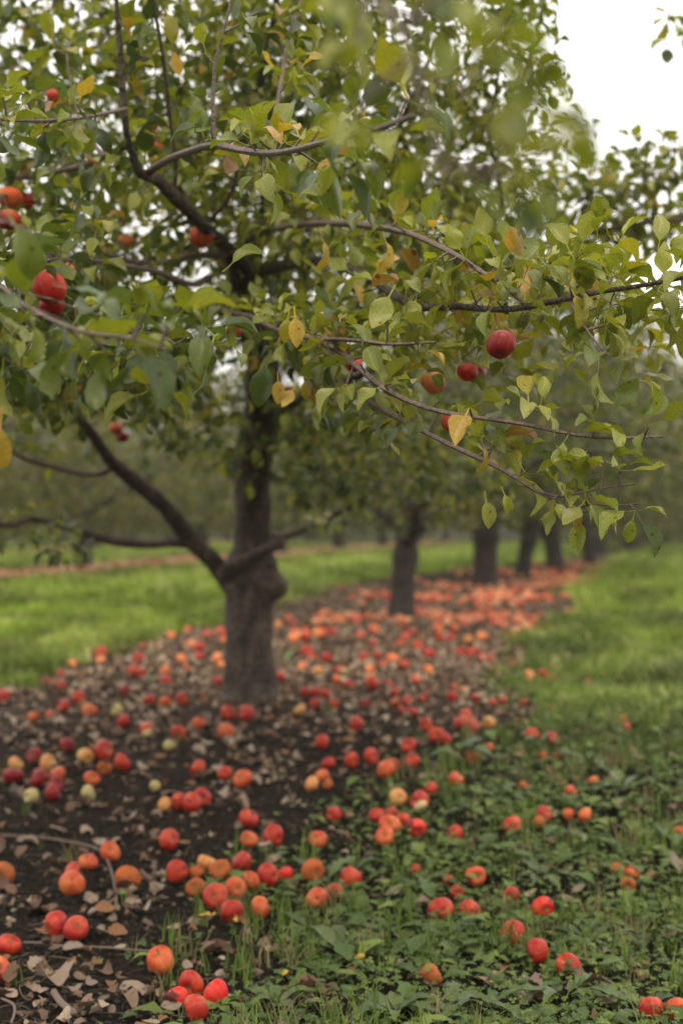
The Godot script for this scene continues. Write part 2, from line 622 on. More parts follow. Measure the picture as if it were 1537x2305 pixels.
func foliage(called: String, L: Leafing, parent: Node, skip := {}, meshes := leaf_meshes, tone := 1.0) -> void:
	for k in meshes.size():
		var own := []
		for i in L.at.size():
			if i % meshes.size() == k and not skip.has(i): own.append(i)
		var mm := MultiMesh.new()
		mm.transform_format = MultiMesh.TRANSFORM_3D
		mm.use_colors = true
		mm.mesh = meshes[k]
		mm.instance_count = own.size()
		for j in own.size():
			mm.set_instance_transform(j, L.at[own[j]])
			var c: Color = M.tints[L.kind[own[j]]][0].srgb_to_linear()
			var f := tone * (0.72 + 0.56 * fposmod(own[j] * 0.618, 1.0))
			mm.set_instance_color(j, Color(c.r * f, c.g * f, c.b * f))
		var o := MultiMeshInstance3D.new()
		o.multimesh = mm
		o.name = called
		tag(o, "", "", "", "stuff")
		parent.add_child(o, true)

func limb_mesh(line: Array, sides: int, m: Material, lump := 0.0) -> ArrayMesh:
	var b := Buf.new()
	tube(b, line[0], line[1], sides, lump)
	if lump > 0.0: b.smooth()
	return b.mesh(m)

func px_line(rows: Array, steps := 4) -> Array:           # rows of [px, py, distance, thickness in px]
	var p := []
	for r in rows:
		p.append([W(r[0], r[1], r[2]), r[3] * 0.5 * r[2] / FOCAL])
	return curve_through(p, steps)

func near_tree() -> void:
	var foot := hit(560, 1575)
	var d0 := -foot.z
	var root := base("apple_tree", foot)
	tag(root, "nearest old apple tree with knobbly grey trunk and wide leafy branches over the windfalls", "tree", "apple trees of the middle row")
	var t := Growth.new()
	# trunk, leaning gently towards the lens above the fork
	var trunk := px_line([[562, 1612, d0, 190], [558, 1582, d0, 150], [560, 1550, d0, 118], [562, 1480, d0, 104], [562, 1400, d0, 106], [565, 1330, d0, 122], [566, 1290, d0 - 0.02, 128], [567, 1245, d0 - 0.06, 92], [568, 1180, d0 - 0.1, 80], [568, 1080, d0 - 0.25, 82], [576, 1000, d0 - 0.45, 82], [594, 900, d0 - 0.9, 80], [588, 800, d0 - 1.4, 76], [566, 715, d0 - 1.9, 76], [550, 650, 5.75, 84], [548, 605, 5.6, 66]], 5)
	put("trunk", limb_mesh(trunk, 28, M.bark, 0.26), root)
	var burl := px_line([[600, 1325, d0 - 0.02, 70], [622, 1322, d0 - 0.06, 66], [638, 1330, d0 - 0.1, 30]], 3)
	put("burl", limb_mesh(burl, 14, M.bark, 0.25), root)
	for i in trunk[0].size():
		if i > 45:
			t.nodes.append(trunk[0][i])
			t.toward.append(Vector3(0, 0.5, 0.5))
	var limbs := [
		# low limbs round the trunk
		[[[535, 1330, d0, 60], [505, 1295, d0 - 0.05, 50], [470, 1250, d0 - 0.15, 42], [428, 1213, d0 - 0.25, 40], [395, 1168, d0 - 0.4, 40], [345, 1115, d0 - 0.6, 36], [282, 1066, d0 - 0.8, 34], [240, 1025, d0 - 1.0, 28], [190, 955, d0 - 1.3, 24], [120, 890, d0 - 1.7, 18], [40, 820, d0 - 2.1, 12]], 0.55],
		[[[428, 1222, d0 - 0.25, 26], [395, 1222, d0 - 0.35, 20], [340, 1226, d0 - 0.5, 19], [282, 1222, d0 - 0.6, 19], [220, 1208, d0 - 0.7, 20], [150, 1184, d0 - 0.8, 19], [68, 1168, d0 - 0.9, 16], [28, 1184, d0 - 1.0, 14], [-40, 1172, d0 - 1.1, 12], [-160, 1150, d0 - 1.2, 8]], 0.6],
		[[[245, 1058, d0 - 0.9, 16], [215, 1068, d0 - 1.0, 13], [165, 1063, d0 - 1.1, 12], [115, 1050, d0 - 1.2, 12], [60, 1034, d0 - 1.3, 11], [10, 1010, d0 - 1.4, 9], [-60, 990, d0 - 1.5, 7]], 0.4],
		[[[505, 1290, d0 - 0.12, 44], [525, 1274, d0 - 0.2, 34], [560, 1256, d0 - 0.3, 29], [598, 1238, d0 - 0.42, 27], [634, 1222, d0 - 0.52, 26]], 9.0],
		[[[585, 1200, d0 + 0.1, 34], [625, 1207, d0 + 0.3, 20], [665, 1200, d0 + 0.35, 17], [715, 1174, d0 + 0.2, 18], [768, 1150, d0 - 0.1, 18], [820, 1120, d0 - 0.2, 12], [860, 1080, d0 - 0.4, 8]], 0.45],
		[[[600, 965, d0 - 0.6, 44], [630, 930, d0 - 0.65, 34], [668, 900, d0 - 0.8, 30], [720, 872, d0 - 1.0, 26], [800, 850, d0 - 1.3, 20], [900, 800, d0 - 1.7, 14]], 0.4],
		[[[560, 720, 6.1, 50], [500, 690, 5.8, 40], [430, 690, 5.4, 34], [330, 692, 5.0, 28], [220, 705, 4.6, 22], [110, 720, 4.2, 16], [0, 730, 3.8, 10]], 0.4],
		# limbs reaching towards the lens, right
		[[[560, 622, 5.65, 34], [600, 607, 5.4, 27], [645, 596, 5.1, 26], [700, 590, 4.75, 25], [755, 592, 4.45, 24], [805, 617, 4.15, 20], [860, 645, 3.85, 18], [930, 688, 3.6, 16], [1030, 690, 3.4, 16], [1130, 697, 3.25, 15], [1230, 682, 3.15, 14], [1330, 660, 3.08, 13], [1430, 645, 3.04, 11], [1537, 625, 3.0, 9], [1640, 600, 2.95, 6]], 0.3],
		[[[530, 575, 5.5, 24], [565, 535, 5.25, 18], [620, 516, 4.9, 17], [700, 504, 4.5, 16], [780, 503, 4.1, 16], [867, 515, 3.8, 15], [932, 530, 3.6, 14], [1027, 575, 3.4, 12], [1072, 605, 3.3, 11], [1117, 635, 3.25, 10], [1190, 690, 3.2, 7]], 0.3],
		[[[480, 690, 5.4, 24], [515, 704, 4.7, 15], [567, 714, 4.2, 13], [613, 738, 3.9, 12], [660, 755, 3.7, 11], [715, 762, 3.55, 11], [800, 766, 3.4, 10], [880, 775, 3.3, 8], [980, 770, 3.2, 5]], 0.3],
		[[[600, 690, 5.2, 24], [655, 730, 4.4, 17], [710, 765, 3.9, 15], [765, 792, 3.6, 14], [800, 822, 3.4, 14], [867, 875, 3.25, 13], [942, 912, 3.15, 11], [1017, 932, 3.1, 10], [1087, 942, 3.05, 9], [1177, 955, 3.0, 9], [1272, 975, 2.97, 8], [1347, 985, 2.95, 7], [1432, 985, 2.92, 6], [1495, 982, 2.9, 4]], 0.3],
		[[[600, 715, 5.4, 26], [656, 765, 4.8, 20], [703, 804, 4.4, 19], [732, 835, 4.2, 17], [794, 886, 3.9, 15], [838, 908, 3.7, 14], [880, 932, 3.55, 13], [960, 975, 3.35, 11], [1052, 1020, 3.2, 11], [1117, 1050, 3.1, 10], [1167, 1080, 3.05, 10], [1207, 1105, 3.02, 9], [1247, 1125, 3.0, 8], [1287, 1147, 2.98, 7], [1325, 1152, 2.96, 5]], 0.35],
		[[[640, 790, 4.5, 14], [667, 825, 4.2, 10], [693, 848, 4.0, 9], [724, 875, 3.9, 8], [752, 902, 3.8, 6], [775, 930, 3.75, 4]], 0.3],
		[[[1207, 1105, 3.02, 6], [1262, 1118, 2.97, 5], [1312, 1108, 2.93, 5], [1362, 1098, 2.9, 4], [1428, 1090, 2.87, 3]], 0.25],
		[[[1287, 1147, 2.98, 5], [1330, 1136, 2.95, 4], [1390, 1138, 2.92, 4], [1440, 1133, 2.9, 3]], 0.25],
		[[[1278, 672, 3.12, 7], [1297, 705, 3.08, 6], [1322, 745, 3.04, 5], [1347, 777, 3.0, 4], [1370, 800, 2.98, 3]], 0.3],
		# limbs reaching towards the lens, left and up
		[[[535, 600, 5.6, 44], [505, 553, 5.3, 34], [470, 520, 5.0, 32], [440, 490, 4.8, 30], [390, 440, 4.4, 29], [350, 402, 4.2, 27], [318, 390, 4.1, 25], [300, 350, 4.05, 19], [287, 310, 4.0, 16], [280, 250, 3.95, 14], [272, 125, 3.95, 12], [264, 25, 3.95, 10], [258, -120, 3.95, 6]], 0.3],
		[[[335, 388, 4.15, 20], [378, 360, 3.9, 17], [430, 340, 3.65, 17], [480, 327, 3.4, 17], [540, 338, 3.2, 16], [600, 345, 3.0, 16], [660, 338, 2.8, 16], [720, 322, 2.6, 15], [780, 308, 2.45, 15], [845, 292, 2.3, 13], [930, 260, 2.15, 9]], 0.25],
		[[[483, 328, 3.4, 10], [480, 250, 3.4, 9], [484, 150, 3.4, 8], [500, 85, 3.4, 8], [520, 0, 3.4, 6], [530, -90, 3.4, 4]], 0.2],
		[[[392, 445, 4.4, 11], [396, 372, 4.3, 9], [388, 300, 4.2, 9], [378, 220, 4.1, 9], [368, 130, 4.0, 9], [345, 0, 3.9, 7], [330, -100, 3.8, 4]], 0.25],
		[[[600, 345, 3.6, 10], [625, 230, 3.7, 10], [640, 140, 3.8, 10], [655, 65, 3.9, 10], [676, 5, 4.0, 9], [700, -100, 4.1, 5]], 0.25],
		[[[478, 490, 4.7, 12], [505, 460, 4.6, 11], [525, 425, 4.5, 10], [533, 390, 4.4, 9], [540, 340, 4.3, 6]], 0.5],
		[[[290, 328, 4.02, 16], [255, 342, 4.1, 15], [185, 372, 4.25, 16], [155, 380, 4.3, 14], [80, 396, 4.4, 14], [0, 402, 4.5, 14], [-120, 420, 4.6, 9]], 0.3],
		[[[230, 350, 4.15, 11], [205, 312, 4.2, 10], [188, 285, 4.25, 8], [165, 215, 4.3, 6], [150, 120, 4.35, 4]], 0.3],
		[[[284, 245, 3.9, 9], [190, 264, 3.6, 8], [100, 272, 3.4, 8], [0, 268, 3.2, 8], [-120, 255, 3.0, 5]], 0.25],
		[[[470, 625, 5.2, 22], [430, 640, 4.9, 15], [360, 614, 4.6, 14], [290, 600, 4.3, 13], [200, 585, 4.0, 10], [90, 590, 3.6, 9], [10, 606, 3.3, 9], [-90, 630, 3.0, 6]], 0.3],
		[[[505, 575, 5.3, 18], [420, 575, 5.0, 13], [350, 594, 4.8, 12], [270, 582, 4.5, 12], [215, 565, 4.3, 10], [140, 578, 4.0, 8], [60, 540, 3.8, 5]], 0.3],
		# small blurred sprays close to the lens
		[[[-260, 560, 3.0, 14], [-60, 610, 2.5, 12], [60, 690, 2.25, 11], [180, 745, 2.15, 9], [290, 760, 2.1, 7], [380, 790, 2.05, 5]], 0.2],
		[[[500, -260, 2.6, 10], [640, -180, 2.0, 10], [760, -90, 1.5, 10], [850, 0, 1.22, 10], [910, 100, 1.1, 9], [950, 215, 1.05, 8], [985, 340, 1.02, 6], [1000, 420, 1.0, 4]], 0.5],
		[[[930, 150, 1.08, 7], [1010, 190, 1.06, 7], [1090, 240, 1.05, 6], [1170, 290, 1.05, 5], [1235, 335, 1.05, 4]], 0.4],
		[[[1560, -220, 5.6, 5], [1520, -60, 5.5, 4], [1500, 60, 5.4, 3], [1494, 140, 5.4, 2]], 0.7],
		[[[-300, 380, 2.6, 12], [-120, 470, 2.2, 10], [10, 500, 2.0, 7], [70, 520, 1.95, 4]], 0.5],
		# the crown's right-hand top
		[[[585, 780, 6.6, 50], [720, 730, 6.6, 40], [880, 690, 6.5, 34], [1000, 655, 6.4, 30], [1060, 585, 6.3, 28], [1100, 522, 6.2, 24], [1130, 440, 6.1, 14], [1100, 300, 5.8, 10], [1118, 190, 5.6, 8], [1140, 70, 5.5, 6], [1160, -40, 5.4, 4]], 0.55],
		[[[1100, 520, 6.2, 18], [1200, 548, 6.1, 14], [1317, 528, 6.0, 11], [1392, 510, 5.9, 10], [1467, 500, 5.9, 10], [1560, 490, 5.9, 8], [1680, 470, 5.9, 5]], 0.3],
		[[[1392, 510, 5.9, 7], [1440, 470, 5.9, 6], [1478, 410, 5.9, 5], [1490, 340, 5.9, 3]], 0.2],
		[[[870, 690, 6.5, 26], [840, 560, 6.2, 22], [850, 420, 5.9, 18], [900, 280, 5.7, 13], [960, 150, 5.5, 9], [1010, 20, 5.3, 6]], 0.4],
		[[[556, 640, 5.7, 40], [590, 520, 5.6, 32], [600, 400, 5.5, 26], [580, 240, 5.3, 22], [610, 80, 5.1, 18], [640, -120, 4.9, 12]], 0.3],
		[[[552, 660, 5.8, 40], [470, 540, 6.0, 30], [380, 380, 6.2, 26], [300, 200, 6.3, 20], [220, 20, 6.3, 14], [150, -150, 6.3, 8]], 0.3],
	]
	for spec in limbs:
		var line := px_line(spec[0])
		var big: bool = spec[0][0][3] * spec[0][0][2] > 150
		put("branch", limb_mesh(line, 12 if big else 7, M.bark if big else M.twig, 0.26 if big else 0.16), root)
		if spec[1] < 5.0:
			var mid = spec[0][spec[0].size() / 2]
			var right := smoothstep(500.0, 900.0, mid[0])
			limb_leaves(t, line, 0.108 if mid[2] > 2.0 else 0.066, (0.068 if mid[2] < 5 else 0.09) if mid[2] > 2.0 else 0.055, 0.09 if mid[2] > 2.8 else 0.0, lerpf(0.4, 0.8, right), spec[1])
	# the crown, grown shoot by shoot from those limbs
	fill(t, W(300, 210, 5.7), Vector3(1.15, 0.85, 1.0), 640, 0.090, 0.036, 0.06, 0.45, 0.7)
	fill(t, W(720, 160, 5.5), Vector3(0.8, 0.68, 1.0), 380, 0.090, 0.036, 0.06, 0.55, 0.7)
	fill(t, W(120, 610, 4.6), Vector3(0.60, 0.45, 1.2), 200, 0.100, 0.040, 0.07, 0.30, 0.6)
	fill(t, W(660, 570, 5.2), Vector3(0.75, 0.42, 0.8), 190, 0.096, 0.040, 0.10, 0.65, 0.6)
	fill(t, W(1130, 720, 3.7), Vector3(0.55, 0.22, 0.6), 80, 0.108, 0.042, 0.10, 0.9, 0.4)
	fill(t, W(1060, 240, 5.6), Vector3(0.40, 0.66, 0.7), 150, 0.096, 0.038, 0.04, 0.6, 0.5)
	fill(t, W(1450, 440, 6.0), Vector3(0.52, 0.20, 0.6), 105, 0.104, 0.038, 0.04, 0.6, 0.5)
	fill(t, W(1170, 110, 5.4), Vector3(0.13, 0.30, 0.4), 30, 0.096, 0.045, 0.02, 0.5, 0.35)
	fill(t, W(1400, 610, 3.25), Vector3(0.28, 0.13, 0.3), 34, 0.112, 0.042, 0.04, 0.95, 0.35)
	fill(t, W(1000, 560, 6.2), Vector3(0.9, 0.45, 0.8), 110, 0.104, 0.042, 0.06, 0.6, 0.8)
	fill(t, W(100, 840, 4.4), Vector3(0.55, 0.16, 1.0), 60, 0.108, 0.04, 0.06, 0.2, 0.6)
	fill(t, W(230, 740, 2.5), Vector3(0.26, 0.13, 0.3), 22, 0.112, 0.04, 0.0, 0.2, 0.4)
	fill(t, W(820, 1010, 7.2), Vector3(0.95, 0.30, 0.8), 190, 0.104, 0.042, 0.04, 0.25, 0.7)
	fill(t, W(230, 860, 6.6), Vector3(1.1, 0.32, 0.9), 140, 0.104, 0.042, 0.05, 0.25, 0.7)
	fill(t, W(110, 1215, 6.9), Vector3(0.38, 0.09, 0.3), 14, 0.100, 0.05, 0.0, 0.2, 0.5)
	fill(t, W(600, 480, 7.5), Vector3(1.9, 1.0, 1.2), 270, 0.108, 0.048, 0.06, 0.4, 0.9)
	fill(t, W(-350, 500, 5.0), Vector3(0.6, 0.8, 1.4), 70, 0.106, 0.05, 0.06, 0.3, 0.8)
	fill(t, Vector3(-0.6, 3.6, -5.2), Vector3(1.9, 0.5, 2.2), 60, 0.108, 0.05, 0.06, 0.4, 1.2)
	# no leaf grows where fruit hangs or a limb chafes
	var clear := [[455, 532, 5.0, 62, 1.0], [28, 470, 4.2, 62, 1.0], [113, 640, 3.5, 50, 0.7], [1052, 838, 3.7, 34, 1.0], [975, 862, 3.9, 34, 0.8], [1016, 948, 3.6, 34, 0.8], [648, 886, 6.0, 26, 1.0], [266, 972, 7.0, 34, 1.0], [1127, 777, 2.95, 48, 1.0], [1112, 735, 3.0, 25, 1.0], [797, 822, 4.6, 22, 1.0], [285, 542, 5.2, 24, 1.0]]
	for seg in [[350, 402, 4.2, 510, 560, 5.3], [510, 560, 5.3, 550, 630, 5.6], [290, 310, 4.0, 350, 402, 4.2], [600, 607, 5.4, 930, 688, 3.6], [930, 688, 3.6, 1430, 645, 3.04], [700, 504, 4.5, 1072, 605, 3.3], [867, 875, 3.25, 1347, 985, 2.95], [960, 975, 3.3, 1287, 1147, 2.98], [350, 402, 4.2, 600, 345, 3.0], [155, 380, 4.3, 290, 328, 4.0], [570, 880, 7.0, 568, 1100, 7.8], [300, 600, 4.3, 470, 625, 5.2]]:
		for q in 9:
			var f := q / 8.0
			clear.append([lerpf(seg[0], seg[3], f), lerpf(seg[1], seg[4], f), lerpf(seg[2], seg[5], f), 20, 0.62])
	var kept := Leafing.new()
	for i in t.leaves.at.size():
		var p := t.leaves.at[i] * Vector3(0, 0, 0.6)
		var away := -p.z
		var ok := true
		if away > 0.5:
			var at := Vector2(MIDX + p.x / away * FOCAL, MIDY - (p.y - EYE) / away * FOCAL)
			for c in clear:
				if away < c[2] + 0.02 and absf(at.x - c[0]) < c[3] + 30 and at.distance_to(Vector2(c[0], c[1])) < c[3] + 22.0 and fposmod(i * 0.618, 1.0) < c[4]:
					ok = false
					break
		if ok:
			kept.at.append(t.leaves.at[i])
			kept.kind.append(t.leaves.kind[i])
	t.leaves = kept
	# single leaves one notices: px, py of the stalk, distance, length in px, angle on the picture (0 right, 90 down), tint, turned to the lens
	for a in [[6, 915, 2.3, 150, 95, 12, 0.9], [662, 690, 3.3, 82, 85, 12, 0.8], [652, 694, 3.35, 76, 100, 13, 0.6], [890, 640, 2.9, 104, 118, 8, 0.9], [500, 612, 3.0, 100, -40, 0, 0.5], [610, 790, 3.2, 120, 105, 6, 0.7], [1082, 985, 3.0, 80, 72, 12, 0.3], [625, 836, 3.6, 66, 88, 12, 0.7], [682, 842, 3.6, 56, 80, 12, 0.8], [668, 862, 3.6, 58, 120, 12, 0.6], [862, 520, 3.3, 86, 75, 12, 0.3], [1272, 1128, 2.95, 66, 60, 12, 0.5], [1248, 1122, 2.98, 60, 100, 12, 0.4], [1090, 1105, 3.0, 76, 82, 9, 0.9], [1128, 1095, 3.0, 64, 70, 4, 0.9], [1370, 940, 2.95, 96, -55, 3, 0.9], [1420, 955, 2.93, 102, -38, 3, 0.9], [1215, 915, 3.0, 66, -80, 4, 0.8], [15, 470, 2.1, 170, 60, 2, 0.6], [300, 760, 2.1, 160, 60, 10, 0.4], [120, 640, 2.2, 170, 10, 10, 0.3], [1100, 560, 3.2, 86, -105, 8, 0.8], [1290, 580, 3.1, 96, -120, 8, 0.7], [1480, 570, 3.0, 86, -85, 8, 0.8], [720, 520, 3.6, 90, 70, 12, 0.5], [800, 160, 2.9, 100, -75, 0, 0.9], [765, 140, 3.0, 86, 195, 12, 0.4]]:
		var ang := deg_to_rad(a[4])
		var dir := Vector3(cos(ang), -sin(ang), 0.15)
		var up: Vector3 = Vector3(0, 1, 0).lerp(Vector3(0.1, 0.1, 1), a[6]) if absf(dir.y) < 0.9 or a[6] > 0.55 else Vector3(0.8, 0.3, 0.5)
		add_leaf(t.leaves, W(a[0], a[1], a[2]), dir, up, a[3] * a[2] / FOCAL * 1.15, a[5])
	# the largest leaves in view are pieces of their own
	var order := []
	for i in t.leaves.at.size():
		var p := t.leaves.at[i].origin
		if in_frame(p): order.append([t.leaves.at[i].basis.z.length() / -p.z, i])
	order.sort_custom(func(a, b): return a[0] > b[0])
	var own := {}
	for k in mini(300, order.size()):
		var i: int = order[k][1]
		own[i] = true
		var o := MeshInstance3D.new()
		o.mesh = near_leaf_meshes[i % near_leaf_meshes.size()]
		o.material_override = M.tints[t.leaves.kind[i]][1]
		o.name = "leaf"
		root.add_child(o, true)
		o.transform = t.leaves.at[i]
	foliage("foliage", t.leaves, root, own, near_leaf_meshes)
	order = []
	for i in t.shoots.size():
		var p: Vector3 = t.shoots[i][0][1]
		if in_frame(p): order.append([t.shoots[i][0][0].distance_to(t.shoots[i][0][-1]) / -p.z, i])
	order.sort_custom(func(a, b): return a[0] > b[0])
	own = {}
	for k in mini(200, order.size()):
		own[order[k][1]] = true
		put("twig", limb_mesh(t.shoots[order[k][1]], 6, M.twig), root)
	var b := Buf.new()
	for i in t.shoots.size():
		if not own.has(i): tube(b, t.shoots[i][0], t.shoots[i][1], 4, 0.0, false)
	tag(put("fine_twigs", b.mesh(M.twig), root), "", "", "", "stuff")
	for c in root.get_children(): c.position -= foot
	print("near tree leaves ", t.leaves.at.size(), " shoots ", t.shoots.size(), " in frame ", order.size())

func orchard_tree(sd: int, height: float, spread: float, trunk_r: float, fork: float, shoots: int, leaf: float, yellow: float, light: float, tone := 0.7, low := 0.9) -> Node3D:
	rng.seed = sd
	var root := Node3D.new()
	var t := Growth.new()
	var lean := Vector3(R(-0.12, 0.12), 0, R(-0.12, 0.12))
	var trunk := curve_through([[Vector3(0, -0.15, 0), trunk_r * 1.7], [Vector3(0, 0.06, 0), trunk_r * 1.25], [lean * 0.3 + Vector3(0, fork * 0.35, 0), trunk_r], [lean * 0.6 + Vector3(0, fork * 0.75, 0), trunk_r * 1.0], [lean + Vector3(0, fork, 0), trunk_r * 1.2], [lean * 1.5 + Vector3(0, fork + 0.35, 0), trunk_r * 0.75], [lean * 2.5 + Vector3(0, fork + height * 0.3, 0), trunk_r * 0.5], [lean * 3 + Vector3(0, height * 0.8, 0), trunk_r * 0.15]], 4)
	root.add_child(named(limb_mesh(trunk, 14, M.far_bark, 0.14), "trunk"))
	for i in trunk[0].size():
		if i > 17:
			t.nodes.append(trunk[0][i])
			t.toward.append(Vector3(0, 1, 0))
	var n := 6
	for k in n:
		var a := TAU * k / n + R(-0.3, 0.3)
		var out := Vector3(cos(a), 0, sin(a))
		var y0 := fork + R(-0.1, 0.3) + (0.5 if k % 2 else 0.0)
		var p0 := lean + Vector3(0, y0, 0)
		var up := R(0.25, 0.9) * (height - fork) * 0.5
		var far := spread * R(0.75, 1.0)
		var line := curve_through([[p0, trunk_r * 0.62], [p0 + out * far * 0.25 + Vector3(0, up * 0.35, 0), trunk_r * 0.46], [p0 + out * far * 0.6 + Vector3(R(-0.2, 0.2), up * 0.8, R(-0.2, 0.2)), trunk_r * 0.3], [p0 + out * far + Vector3(0, up * R(0.6, 1.1), 0), trunk_r * 0.1]], 4)
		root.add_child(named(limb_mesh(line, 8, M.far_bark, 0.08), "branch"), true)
		for i in line[0].size():
			if i > 2:
				t.nodes.append(line[0][i])
				t.toward.append(out)
	var mid := (height + low) * 0.5
	for k in shoots:
		var p := Vector3(rng.randfn(), rng.randfn(), rng.randfn()).normalized() * pow(rng.randf(), 0.33)
		p = Vector3(p.x * spread * 1.05, mid + p.y * (height - low) * 0.5, p.z * spread * 1.05)
		var rim := Vector2(p.x, p.z).length() / spread
		p.y = maxf(p.y - 0.5 * rim * rim * (height - low) * 0.3, low * R(0.75, 1.1))
		var q := nearest(t, p)
		var reach := t.nodes[q].distance_to(p)
		if reach > 1.5: p = t.nodes[q] + (p - t.nodes[q]) * (1.5 / reach)
		if reach < 0.08: continue
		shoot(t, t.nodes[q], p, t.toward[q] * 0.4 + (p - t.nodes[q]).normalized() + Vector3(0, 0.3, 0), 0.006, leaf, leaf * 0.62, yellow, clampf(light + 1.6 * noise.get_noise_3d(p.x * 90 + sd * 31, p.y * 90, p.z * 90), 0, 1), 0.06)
	var b := Buf.new()
	for s in t.shoots: tube(b, s[0], s[1], 3, 0.0, false)
	var tw := named(b.mesh(M.twig), "fine_twigs")
	tag(tw, "", "", "", "stuff")
	root.add_child(tw)
	foliage("crown", t.leaves, root, {}, leaf_meshes, tone)
	print("orchard tree leaves ", t.leaves.at.size())
	return root

func named(me: Mesh, called: String) -> MeshInstance3D:
	var o := MeshInstance3D.new()
	o.mesh = me
	o.name = called
	return o

